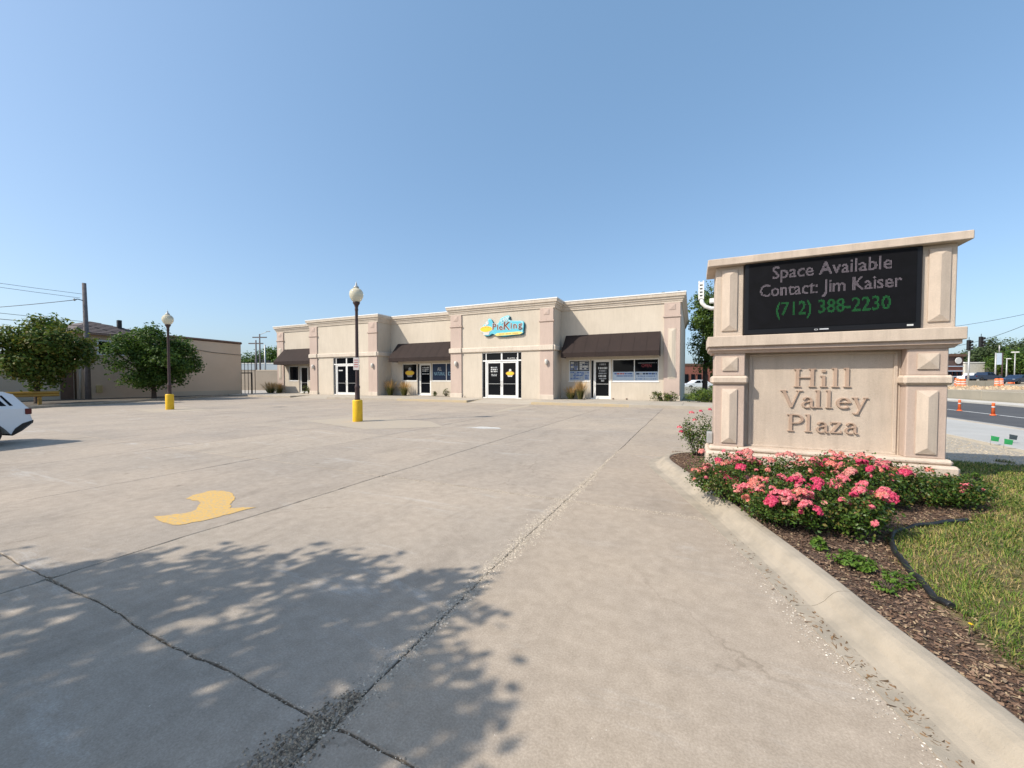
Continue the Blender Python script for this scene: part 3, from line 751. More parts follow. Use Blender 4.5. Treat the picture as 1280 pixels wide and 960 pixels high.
m = MB(); m.add([(-.8, YW, 6.7), (-.8, 42, 6.7), (-40.15, 42, 6.7), (-40.15, YW, 6.7)], [(0, 1, 2, 3)]); m.add([(-8.8, YU, 6.7), (-8.8, YW, 6.7), (-17.2, YW, 6.7), (-17.2, YU, 6.7)], [(0, 1, 2, 3)]); m.add([(-24.7, YU, 6.7), (-24.7, YW, 6.7), (-33.1, YW, 6.7), (-33.1, YU, 6.7)], [(0, 1, 2, 3)])
m.build('roof', pm('roof_membrane', (.35, .34, .32)), bld)
# dark interior behind the openings
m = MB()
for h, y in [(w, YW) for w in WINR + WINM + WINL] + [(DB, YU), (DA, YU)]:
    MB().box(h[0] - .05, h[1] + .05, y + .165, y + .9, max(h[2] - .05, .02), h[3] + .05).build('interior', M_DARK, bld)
PLAN = [(-40.2, 42), (-40.2, YW), (-33.15, YW), (-33.15, YU), (-24.68, YU), (-24.68, YW), (-17.26, YW), (-17.26, YU), (-8.75, YU), (-8.75, YW), (-.75, YW), (-.75, 42)]
PL = PLAN          # travel +x with outside on the right-hand side (-y)
sweep(PL, [(-.15, 6.50), (.0, 6.50), (.06, 6.50), (.07, 6.60), (.10, 6.62), (.11, 6.72), (.17, 6.75), (.18, 6.86), (.25, 6.89), (.27, 7.03), (.27, 7.09), (-.15, 7.09)]).build('cornice', M_TRIM, bld)
sweep(PL, [(-.25, 7.093), (.295, 7.075), (.295, 7.15), (-.25, 7.15)]).build('coping', M_WHITE, bld)
for (a, b) in ((-33.15, -24.68), (-17.26, -8.75)):
    sweep([(a, YW), (a, YU), (b, YU), (b, YW)], [(-.02, 3.58), (.07, 3.58), (.10, 3.63), (.10, 3.88), (.07, 3.94), (-.02, 3.94)]).build('belt_course', M_TRIM, bld)
def plaque(cx, y, z0, z1, w, parent=bld, mat=M_STUCCOP, d=.05, name='wall_plaque'):
    m = MB(); a, b = cx - w / 2, cx + w / 2; k = min(w, z1 - z0) * .42; e = .02
    if z1 - z0 > w * 1.5:
        p = [(cx, y - d, z0 + k), (cx, y - d, z1 - k)]
        V = [(a, y - e, z0), (b, y - e, z0), (b, y - e, z1), (a, y - e, z1), p[0], p[1], (a, y + .005, z0), (b, y + .005, z0), (b, y + .005, z1), (a, y + .005, z1)]
        F = [(0, 1, 4), (1, 2, 5, 4), (2, 3, 5), (3, 0, 4, 5)]
    else:
        V = [(a, y - e, z0), (b, y - e, z0), (b, y - e, z1), (a, y - e, z1), (cx, y - d, (z0 + z1) / 2), (cx, y - d, (z0 + z1) / 2), (a, y + .005, z0), (b, y + .005, z0), (b, y + .005, z1), (a, y + .005, z1)]
        F = [(0, 1, 4), (1, 2, 4), (2, 3, 4), (3, 0, 4)]
    F += [(6, 7, 1, 0), (7, 8, 2, 1), (8, 9, 3, 2), (9, 6, 0, 3)]
    m.add(V, F); return m.build(name, mat, parent)
def pilaster(a, b, y, belt, outer):
    p = .09
    Z = [(.47, 3.575), (3.945, 5.52)] if belt else [(.47, 5.52)]
    for z0, z1 in Z: MB().box(a, b, y - p, y + .01, z0, z1).build('pilaster', M_STUCCOP, bld)
    MB().box(a, b, y - p, y + .01, 5.70, 6.497).build('pilaster', M_STUCCOP, bld)
    c = sweep([(a, y + .01), (a, y - p), (b, y - p), (b, y + .01)], [(-.02, 5.52), (.02, 5.53), (.06, 5.58), (.06, 5.67), (-.02, 5.70)]); c.build('capital', M_STUCCOP, bld)
    MB().box(a - .05, b + .05, y - p - .05, y + .01, .02, .47, .02).build('plinth', M_TRIM, bld)
    if belt: MB().box(a - .03, b + .03, y - p - .10, y + .01, 3.582, 3.938, .02).build('belt_block', M_TRIM, bld)
    plaque((a + b) / 2, y - p, 6.04, 6.40, .38)
for a in (-17.20, -33.09): pilaster(a, a + .98, YU, True, 0)
for b in (-8.80, -24.73): pilaster(b - .98, b, YU, True, 0)
pilaster(-1.76, -.80, YW, False, 0); pilaster(-40.15, -39.15, YW, False, 0)
for x in (-1.28, -39.65):
    m = MB(); m.box(x - .24, x + .24, YW - .105, YW - .089, 1.58, 4.85); m.build('panel_frame', M_TRIM, bld)
    plaque(x, YW - .104, 1.64, 4.79, .36, mat=M_STUCCO, d=.06)
# sconces
def sconce(x, y, parent):
    m = MB(); prof = [(.0, 2.55), (.06, 2.57), (.10, 2.66), (.12, 2.80), (.10, 2.92), (.02, 2.95)]
    m.lathe(prof, x, y - .10, 14); o = m.build('wall_lamp', pm('sconce_white', (.66, .62, .55), None, 4, .4), bld)
    MB().box(x - .07, x + .07, y - .11, y + .002, 2.60, 2.90, .01).build('wall_plate', pm('sconce_white', (.66, .62, .55)), o)
for x in (-9.27, -16.68, -25.2, -32.57): sconce(x, YU - .09, bld)
# awnings
def awning(x0, x1):
    m = MB(); y0, y1, zt, zf, zb = YW - .004, YW - 1.2, 4.70, 3.38, 3.06
    n = 8; V = []; F = []
    for i in range(n + 1):
        x = x0 + (x1 - x0) * i / n
        V += [(x, y0, zt), (x, (y0 + y1) / 2, (zt + zf) / 2 - (.015 if 0 < i < n else 0)), (x, y1, zf), (x, y1 - .004, zb), (x, y1 + .03, zb), (x, y1 + .03, zf - .02), (x, y0, zt - .05)]
    for i in range(n):
        for j in range(6): F.append((i * 7 + j, (i + 1) * 7 + j, (i + 1) * 7 + j + 1, i * 7 + j + 1)[::-1])
    m.add(V, F)
    for x, s_ in ((x0, 1), (x1, -1)):
        f = [(x, y0, zt), (x, y1, zf), (x, y1, zb), (x, y0, zb)]
        m.add(f + [(q[0] + .02 * s_, q[1], q[2]) for q in f], [(0, 1, 2, 3), (7, 6, 5, 4), (3, 2, 6, 7)])
    a = m.build('awning', M_AWN, bld)
    for i in range(1, n):
        x = x0 + (x1 - x0) * i / n
        s_ = MB(); s_.add([(x - .012, y0 - .002, zt + .006), (x + .012, y0 - .002, zt + .006), (x + .012, y1 - .006, zf + .006), (x - .012, y1 - .006, zf + .006), (x + .012, y1 - .01, zb), (x - .012, y1 - .01, zb)], [(0, 3, 2, 1), (3, 5, 4, 2)])
        s_.build('seam', M_AWN, a)
    fr = MB(); fr.tube([(x0 + .03, y1 + .04, zb + .03), (x1 - .03, y1 + .04, zb + .03)], .02, 6); fr.build('awning_frame', M_GREYST, a)
awning(-8.40, -1.97); awning(-23.9, -17.40); awning(-39.12, -33.28)
# windows and doors
def frame_rect(a, b, c, d, y, t, dep, mat, name, parent, mull=(), rails=()):
    m = MB()
    m.box(a, b, y, y + dep, d - t, d); m.box(a, b, y, y + dep, c, c + t)
    m.box(a, a + t, y, y + dep, c + t, d - t); m.box(b - t, b, y, y + dep, c + t, d - t)
    for q in mull: m.box(q - t / 2, q + t / 2, y, y + dep, c + t, d - t)
    return m.build(name, mat, parent)
def pane(a, b, c, d, y, parent, name='pane'):
    m = MB(); m.box(a, b, y, y + .012, c, d); return m.build(name, M_GLASS, parent)
def window(h, y, mull=(), parent=bld):
    a, b, c, d = h
    f = frame_rect(a, b, c, d, y + .05, .06, .08, M_WHITE, 'window', parent, mull)
    xs = [a] + list(mull) + [b]
    for p, q in zip(xs, xs[1:]): pane(p + .03, q - .03, c + .03, d - .03, y + .085, f)
    MB().box(a - .03, b + .03, y - .03, y + .13, c - .055, c - .002, .008).build('window_sill', M_WHITE, f)
    return f
def door(a, b, c, d, y, parent, hand, st=.10, name='door'):
    m = MB(); m.box(a, b, y, y + .06, d - .12, d, 0); m.box(a, b, y, y + .06, c, c + .22, 0)
    m.box(a, a + st, y, y + .06, c + .22, d - .12); m.box(b - st, b, y, y + .06, c + .22, d - .12)
    o = m.build(name, M_WHITE, parent)
    pane(a + st - .01, b - st + .01, c + .21, d - .11, y + .03, o, 'pane')
    hx = a + st * .55 if hand < 0 else b - st * .55
    h = MB(); h.tube([(hx, y - .001, 1.05), (hx, y - .07, 1.07), (hx, y - .07, 1.42), (hx, y - .001, 1.44)], .014, 6); h.build('handle', M_GREYST, o)
    k = MB(); k.box(a + st, b - st, y + .005, y + .028, 1.2, 1.235); k.build('push_bar', M_GREYST, o)
    return o
def entry(h, y):
    a, b, c, d = h; f = MB(); t = .055; Y = y + .05
    L, Rr = a + .32, b - .32; zt = 2.88; mid = (a + b) / 2
    f.box(a, b, Y, Y + .1, d - t, d); f.box(a, a + t * .5, Y, Y + .1, c, d - t); f.box(b - t * .5, b, Y, Y + .1, c, d - t)
    f.box(a + t * .5, b - t * .5, Y - .01, Y + .1, zt, zt + .10)
    for x in (L, Rr): f.box(x - t, x + t, Y - .012, Y + .1, c, zt - .001); f.box(x - t * .6, x + t * .6, Y, Y + .1, zt + .101, d - t)
    f.box(mid - t * 1.1, mid + t * 1.1, Y, Y + .1, zt + .101, d - t)
    f.box(a + t * .5, L - t, Y, Y + .1, c, c + .06); f.box(Rr + t, b - t * .5, Y, Y + .1, c, c + .06)
    fr = f.build('door_frame', M_WHITE, bld)
    for p, q in ((a + .02, L - .05), (Rr + .05, b - .02)): pane(p, q, c + .05, zt, Y + .05, fr)
    for p, q in ((a + .02, L - .03), (L + .03, mid - .05), (mid + .05, Rr - .03), (Rr + .03, b - .02)): pane(p, q, zt + .09, d - .04, Y + .052, fr)
    d1 = door(L + t + .004, mid - .006, c + .01, zt - .006, Y + .02, bld, 1); d2 = door(mid + .006, Rr - t - .004, c + .01, zt - .006, Y + .02, bld, -1)
    return fr, d1, d2, Y
def shopdoor(h, y, slot, hand=-1):
    a, b, c, d = h; Y = y + .05; t = .05; f = MB()
    f.box(a, b, Y, Y + .09, d - t, d); f.box(a, a + t * .6, Y, Y + .09, c, d - t); f.box(b - t, b, Y, Y + .09, c, d - t)
    x = a + slot; f.box(x - t * .5, x + t * .5, Y, Y + .09, c, d - t); f.box(a + t * .6, x - t * .5, Y, Y + .09, c, c + .08)
    fr = f.build('door_frame', M_WHITE, bld); pane(a + .02, x - .02, c + .06, d - .03, Y + .045, fr)
    return door(x + t * .5 + .003, b - t - .003, c + .01, d - t - .004, Y + .015, bld, hand)
w_r1 = window(WINR[0], YW); w_r2 = window(WINR[2], YW, (-3.62,)); d_r = shopdoor(WINR[1], YW, .22)
w_m1 = window(WINM[0], YW); w_m2 = window(WINM[2], YW, (-18.80,)); d_m = shopdoor(WINM[1], YW, .22)
w_l1 = window(WINL[0], YW); w_l2 = window(WINL[2], YW, (-34.5,)); d_l = shopdoor(WINL[1], YW, .16)
fB, dB1, dB2, Yd = entry(DB, YU); fA, dA1, dA2, Yd = entry(DA, YU)
# vinyl lettering, posters
V_W = pm('vinyl_white', (.62, .62, .60), None, 9, .6, 0); V_G = pm('vinyl_grey', (.34, .35, .36), None, 9, .6, 0)
V_B = pm('vinyl_pale_blue', (.30, .52, .66), None, 9, .6, 0); V_N = pm('vinyl_navy', (.012, .03, .075), None, 9, .6, 0)
V_LB = pm('poster_pale_blue', (.42, .50, .58), (.36, .44, .54), 3, .6, 0); V_DB = pm('print_blue', (.06, .12, .32), None, 9, .6, 0)
V_R = pm('print_red', (.40, .05, .05), None, 9, .6, 0); V_Y = pm('pie_yellow', (.80, .55, .04), (.75, .48, .03), 3, .5, 0)
V_O = pm('pie_crust', (.55, .27, .06), None, 9, .6, 0); V_BR = pm('letter_brown', (.15, .04, .025), None, 9, .5, 0)
V_T = pm('logo_teal', (.12, .50, .60), (.10, .44, .56), 2, .45, 0); V_CY = pm('logo_cyan', (.45, .76, .82), None, 2, .45, 0); V_DT = pm('logo_dark_teal', (.01, .12, .17), None, 2, .45, 0)
V_MAR = pm('sign_maroon', (.22, .01, .02), None, 9, .5, 0)
def plate(name, a, b, c, d, y, mat, parent, t=.003):
    m = MB(); m.box(a, b, y - t, y, c, d); return m.build(name, mat, parent)
rnd = random.Random(4)
def marks(parent, a, b, c, d, y, mats, rows, name='print', wr=(.03, .12)):
    for mt in mats: pass
    sets = {mt.name: MB() for mt in mats}
    for r in range(rows):
        z = d - (r + .5) * (d - c) / rows; h = (d - c) / rows * .32; x = a
        while x < b - .02:
            w = min(rnd.uniform(*wr), b - x); mt = rnd.choice(mats)
            sets[mt.name].box(x, x + w, y - .003, y, z - h, z + h); x += w + rnd.uniform(.012, .05)
    for mt in mats:
        if sets[mt.name].v: sets[mt.name].build(name, mt, parent)['kind'] = 'stuff'; sets[mt.name].v = []
YP = YW + .083
plate('poster', -8.12, -6.70, 1.50, 2.14, YP, V_LB, w_r1); marks(w_r1, -8.08, -6.74, 1.54, 2.10, YP - .004, [V_DB, V_G, V_DB], 5, wr=(.05, .25))
plate('poster', -8.08, -7.5, 2.2, 2.82, YP, V_G, w_r1); plate('poster', -7.42, -6.75, 2.2, 2.84, YP, V_G, w_r1)
marks(w_r1, -8.05, -7.53, 2.22, 2.8, YP - .004, [V_N, V_DB, V_W], 4, wr=(.1, .3)); marks(w_r1, -7.40, -6.78, 2.24, 2.8, YP - .004, [V_N, V_N, V_W], 4, wr=(.1, .2))
plate('poster', -5.04, -3.66, 1.46, 2.06, YP, V_LB, w_r2); plate('poster', -3.58, -2.12, 1.46, 2.06, YP, V_LB, w_r2)
marks(w_r2, -4.95, -3.75, 1.86, 2.0, YP - .004, [V_DB, V_DB, V_R], 1, wr=(.08, .22)); marks(w_r2, -4.8, -3.72, 1.72, 1.83, YP - .004, [V_DB], 1, wr=(.06, .1))
marks(w_r2, -3.5, -2.2, 1.84, 2.0, YP - .004, [V_G, V_DB, V_N], 1, wr=(.08, .22)); marks(w_r2, -3.4, -2.3, 1.72, 1.80, YP - .004, [V_DB], 1, wr=(.04, .1)); marks(w_r2, -3.5, -2.2, 1.52, 1.62, YP - .004, [V_DB, V_G], 1, wr=(.03, .06))
text_obj('window_sign', 'OPEN', .3, emis('neon_red', (.7, .03, .05), .12), w_r2, (-2.85, YP - .004, 2.45), .002, width=.62)
marks(w_r2, -3.4, -2.2, 2.62, 2.66, YP, [V_G], 1, wr=(1, 1.2)); 
yd = YW + .05 + .015 + .03
x = -5.76
for z, w, h, mt in ((2.62, .42, .12, V_G), (2.36, .62, .14, V_W), (2.16, .5, .10, V_G), (1.98, .55, .10, V_G), (1.80, .58, .12, V_W), (1.62, .5, .08, V_G), (1.48, .2, .12, V_W)):
    marks(d_r, x - w / 2, x + w / 2, z - h, z + h * .6, yd, [mt], 1, wr=(.03, .09))
# middle shop
plate('poster', -20.20, -18.84, 1.50, 2.86, YP, V_N, w_m2); plate('poster', -18.76, -17.44, 1.50, 2.86, YP, V_N, w_m2)
text_obj('window_lettering', 'ALL', .42, V_W, w_m2, (-19.5, YP - .006, 2.42), .002, width=.42); text_obj('window_lettering', 'NATURAL', .42, V_B, w_m2, (-19.5, YP - .006, 2.02), .002, width=1.12)
text_obj('window_lettering', 'A', .42, V_W, w_m2, (-17.95, YP - .006, 2.42), .002, width=.22); text_obj('window_lettering', 'DELI', .42, V_B, w_m2, (-18.15, YP - .006, 2.02), .002, width=.95)
marks(d_m, -21.3, -20.6, 2.2, 2.65, YW + .095, [V_G, V_W], 3, wr=(.04, .14)); marks(d_m, -21.35, -20.55, 1.98, 2.06, YW + .095, [V_W], 1, wr=(.3, .5))
def pie(parent, x, y, z, s, dark=False):
    def ell(cx, cz, rx, rz, y0, mt, name, n=20, a0=0, a1=6.2832):
        p = [(cx + rx * math.cos(a0 + (a1 - a0) * i / n), cz + rz * math.sin(a0 + (a1 - a0) * i / n)) for i in range(n)]
        m = MB(); m.prism(p, y0 - .003, y0, 'y'); m.build(name, mt, parent)
    m = MB(); m.prism([(x - .42 * s, z - .12 * s), (x + .42 * s, z - .12 * s), (x + .27 * s, z - .42 * s), (x - .27 * s, z - .42 * s)], y - .003, y, 'y'); m.build('pie_dish', V_W if not dark else V_G, parent)
    ell(x, z, .60 * s, .27 * s, y - .004, V_O, 'pie_rim'); ell(x, z, .52 * s, .21 * s, y - .008, V_Y, 'pie_top')
    ell(x + .02 * s, z + .40 * s, .17 * s, .17 * s, y - .004, V_W if not dark else V_G, 'steam_swirl'); ell(x - .10 * s, z + .30 * s, .06 * s, .08 * s, y - .007, V_W if not dark else V_G, 'steam_swirl')
pie(dB2, -12.17, Yd + .048, 1.98, .58); pie(w_m1, -22.66, YP, 2.12, .85, True)
marks(dB1, -13.75, -13.2, 2.06, 2.5, Yd + .048, [V_G, V_W], 3, wr=(.05, .16)); marks(dB1, -13.7, -13.25, 1.78, 1.96, Yd + .048, [V_W, V_G], 2, wr=(.05, .12))
text_obj('door_lettering', 'SUITE 3', .16, V_W, fB, (-12.0, Yd + .05, 3.08), .002, width=.78)
plate('notice', -29.52, -29.0, 2.32, 2.42, Yd + .046, V_W, dA1)
# downspouts and roof vents
MB().box(-17.10 + 1.02, -17.10 + 1.12, YU - .06, YU + .002, .16, .30).build('drain_outlet', M_TRIM, bld)
for x in (-5.0, -4.1):
    MB().box(x - .05, x + .05, YW - .03, YW + .002, .17, .25).build('drain_outlet', M_BROWNT, bld)
for x, w in ((-1.95, .45), (-.95, .35)):
    m = MB(); m.lathe([(.12, 6.7), (.12, 7.35), (w * .5, 7.38), (w * .45, 7.5), (.1, 7.58)], x, 29.2, 12); m.build('roof_vent', M_BLACK, bld)
# logo sign over the centre unit
logo = thing('shop_sign', 'teal and yellow pie shop sign with brown lettering above the centre entrance', 'sign', (-12.75, YU, 5.30))
def blobpoly(pts, y0, y1, mat, name):
    pp = smooth_path(pts + [pts[0]], 5)[:-1]; m = MB(); m.prism(pp, y0, y1, 'y'); return m.build(name, mat, logo)
back = [(-1.95, -.02), (-1.62, .42), (-1.28, .62), (-1.22, .98), (-.98, 1.0), (-.82, .72), (-.72, .42), (-.25, .50), (-.05, .95), (.42, 1.18), (.72, 1.16), (.72, .74), (1.3, .62), (1.86, .56), (1.98, .30), (1.92, -.32), (1.86, -.66), (1.2, -.76), (.2, -.84), (-.45, -.72), (-.82, -.55), (-1.15, -.72), (-1.55, -.68), (-1.72, -.42)]
sc_ = 1.0
back = [(p[0] * .90, p[1] * .72) for p in back]
blobpoly([(x + .05, z - .06) for x, z in back], -.10, -.002, V_DT, 'sign_depth')
blobpoly(back, -.16, -.101, V_T, 'sign_face')
blobpoly([(x * .97 - .02, z * .95 + .02) for x, z in back], -.166, -.161, V_CY, 'sign_outline')
blobpoly([(x * .93 - .02, z * .90 + .01) for x, z in back], -.171, -.167, V_T, 'sign_field')
def lg(name, body, size, mt, x, y, z, width): return text_obj(name, body, size, mt, logo, (x, y, z), .004, width=width)
def logo_letter(ch, x, z, size, mt, rot=0, back=V_W, y=-.178):
    for nm, off, yy, m_ in (('letter_outline', .034, y, back), ('letter', .006, y - .012, mt)):
        me = text_mesh(ch, size, 'CENTER', .003, 3, 1.05, off); me.materials.clear(); me.materials.append(m_)
        o = obj(nm, me, logo, loc=(x, yy, z)); o.rotation_euler = (0, rot, 0)
for ch, x, z, size, rot in (('P', -.58, .10, .62, .05), ('i', -.30, .06, .56, 0), ('e', -.04, .04, .60, 0), ('K', .42, .10, .80, .08), ('i', .80, .10, .56, 0), ('n', 1.10, .10, .62, -.03), ('g', 1.50, .12, .62, -.06)):
    logo_letter(ch, x, z, size, V_BR, rot)
for ch, x, z, rot in (('g', .02, .50, -.3), ('u', .27, .62, -.15), ('y', .50, .66, 0)): logo_letter(ch, x, z, .40, V_CY, rot)
pz = MB(); pz.prism([(-.55, -.48), (-.35, -.37), (1.45, -.33), (1.72, -.42), (1.5, -.53), (-.35, -.57)], -.182, -.172, 'y'); pz.build('banner', pm('banner_yellow', (.80, .66, .22), None, 3, .5, 0), logo)
for q in range(3):
    m = MB(); x0 = -.18 + q * .55; 
    for u in range(4): m.box(x0 + u * .11, x0 + u * .11 + .08, -.186, -.183, -.475, -.42)
    m.build('banner_print', V_O, logo)['kind'] = 'stuff'
def lell(cx, cz, rx, rz, y, mt, name, a0=0, a1=6.2832):
    n = 24; m = MB(); m.prism([(cx + rx * math.cos(a0 + (a1 - a0) * i / n), cz + rz * math.sin(a0 + (a1 - a0) * i / n)) for i in range(n)], y - .006, y, 'y'); m.build(name, mt, logo)
m = MB(); m.prism([(-1.60, -.12), (-.92, -.12), (-1.03, -.46), (-1.46, -.46)], -.184, -.175, 'y'); m.build('pie_dish', V_W, logo)
lell(-1.26, -.03, .56, .25, -.176, V_W, 'pie_rim'); lell(-1.26, -.02, .50, .21, -.184, V_Y, 'pie_top')
m = MB()
for q in range(5):
    a = math.pi * (.15 + .7 * q / 4); a2 = a + .16; m.add([(-1.26 + .47 * math.cos(t), -.194, -.02 + r * math.sin(t)) for t, r in ((a, .19), (a2, .19), (a2, .11), (a, .11))], [(0, 1, 2, 3)])
m.build('pie_crust', V_O, logo)
lell(-1.17, .42, .13, .14, -.178, V_W, 'steam_swirl'); lell(-1.27, .29, .06, .09, -.180, V_W, 'steam_swirl')

# ------------------------------------------------------------------ monument sign
sg = thing('monument_sign', 'tan stucco monument sign with black message board and raised plaza name', 'sign', (0, 0, 0))
YS = 7.05; DP = .62
def sbox(name, x0, x1, y0, y1, z0, z1, mat, ch=.012, parent=sg): return MB().box(x0, x1, y0, y1, z0, z1, ch).build(name, mat, parent)
sbox('base', .20, 3.12, YS - .14, YS + DP + .12, -.05, .38, M_SIGNC, .03)
sbox('base_step', .24, 3.08, YS - .08, YS + DP + .06, .375, .455, M_SIGNC, .03)
for (a, b) in ((.31, .73), (2.62, 3.03)):
    sbox('lower_pillar', a, b, YS, YS + DP, .45, 1.44, M_SIGNP)
    sbox('pillar_band', a - .045, b + .045, YS - .045, YS + DP + .045, 1.435, 1.565, M_SIGNC, .03)
    sbox('lower_pillar', a, b, YS, YS + DP, 1.56, 1.93, M_SIGNP)
    c = (a + b) / 2
    plaque(c, YS, .51, 1.36, .21, sg, M_SIGNC, .055, 'raised_panel'); plaque(c, YS, 1.645, 1.855, .21, sg, M_SIGNC, .05, 'raised_panel')
sbox('centre_wall', .731, 2.619, YS + .17, YS + DP - .1, .45, 1.93, M_SIGN, .003)
f = MB(); y0 = YS + .145; y1 = YS + .171
for a, b, c, d in ((.80, 2.58, 1.87, 1.90), (.80, 2.58, .455, .485), (.80, .84, .485, 1.87), (2.54, 2.58, .485, 1.87)): f.box(a, b, y0, y1, c, d, .004)
f.build('panel_moulding', M_SIGN, sg)
sweep([(.27, YS + DP + .02), (.27, YS - .02), (3.07, YS - .02), (3.07, YS + DP + .02), ], [(-.3, 1.92), (.0, 1.92), (.02, 1.95), (.05, 1.97), (.05, 2.02), (-.3, 2.02)]).build('ledge_moulding', M_SIGNP, sg)
sbox('ledge', .20, 3.15, YS - .11, YS + DP + .10, 2.02, 2.18, M_SIGNC, .008)
for (a, b) in ((.31, .695), (2.735, 3.085)):
    sbox('upper_pillar', a, b, YS, YS + DP, 2.178, 3.275, M_SIGN)
    c = (a + b) / 2; plaque(c, YS, 2.27, 3.22, .21, sg, M_SIGNC, .05, 'raised_panel')
sbox('back_panel', .69, 2.74, YS + .12, YS + DP - .02, 2.178, 3.275, M_SIGN, .003)
sbox('cap', .19, 3.18, YS - .12, YS + DP + .12, 3.272, 3.385, M_SIGNC, .01)
mbd = sbox('message_board', .70, 2.73, YS - .055, YS + .14, 2.19, 3.268, M_BEZEL, .01)
M_SCR = pm('led_face', (.004, .004, .005), (.006, .006, .008), 5, .7, .3, 400, spec=.12)
MB().box(.755, 2.67, YS - .062, YS - .054, 2.275, 3.245).build('led_panel', M_SCR, mbd)
text_obj('board_badge', 'o', .05, pm('badge_silver', (.55, .56, .58), None, 5, .3, 0), mbd, (1.60, YS - .058, 2.232), .001, width=.045)
plate('board_badge', 1.64, 1.745, 2.224, 2.240, YS - .056, pm('badge_silver', (.55, .56, .58)), mbd, .002)
plate('board_badge', 2.585, 2.65, 2.222, 2.245, YS - .056, V_W, mbd, .002)
# led lettering made of lamp dots
def led(body, size, xc, zc, width, mat, pitch=.0122, thick=0):
    me = text_mesh(body, size, 'CENTER', 0, 2, 1.0, .0)
    me.calc_loop_triangles(); vs = [v.co for v in me.vertices]
    xs = [v.x for v in vs]; k = width / (max(xs) - min(xs)); cx = (max(xs) + min(xs)) / 2; zs = [v.z for v in vs]
    T = [[((vs[i].x - cx) * k, vs[i].z * 1.12) for i in t.vertices] for t in me.loop_triangles]
    bpy.data.meshes.remove(me)
    on = set()
    def hit(x, z):
        for t in T:
            (x1, z1), (x2, z2), (x3, z3) = t
            d1 = (x - x2) * (z1 - z2) - (x1 - x2) * (z - z2); d2 = (x - x3) * (z2 - z3) - (x2 - x3) * (z - z3); d3 = (x - x1) * (z3 - z1) - (x3 - x1) * (z - z1)
            if not ((d1 < 0 or d2 < 0 or d3 < 0) and (d1 > 0 or d2 > 0 or d3 > 0)): return True
        return False
    g_ = int(width / 2 / pitch) + 2; hz = int(size / pitch) + 2
    for i in range(-g_, g_):
        for j in range(-hz, hz):
            for (ox, oz) in ((0, 0), (.3, 0), (-.3, 0), (0, .3), (0, -.3)):
                if hit((i + ox) * pitch, (j + oz) * pitch): on.add((i, j)); break
    m = MB(); r = pitch * .31
    for i, j in on:
        x, z = xc + i * pitch, zc + j * pitch; m.add([(x - r, YS - .066, z), (x, YS - .066, z - r), (x + r, YS - .066, z), (x, YS - .066, z + r)], [(0, 1, 2, 3)])
    m.build('led_lettering', mat, mbd)['kind'] = 'stuff'
L_W = emis('led_lilac', (.58, .48, .54), .85); L_G = emis('led_green', (.02, .50, .09), .62)
led('Space Available', .235, 1.735, 3.085, 1.36, L_W); led('Contact: Jim Kaiser', .235, 1.71, 2.83, 1.62, L_W); led('(712) 388-2230', .245, 1.76, 2.545, 1.30, L_G)
# electrical box on the left side
e_ = MB(); e_.box(.215, .305, YS + .12, YS + .36, .46, .64, .012); e_.build('electrical_box', M_GREYST, sg)

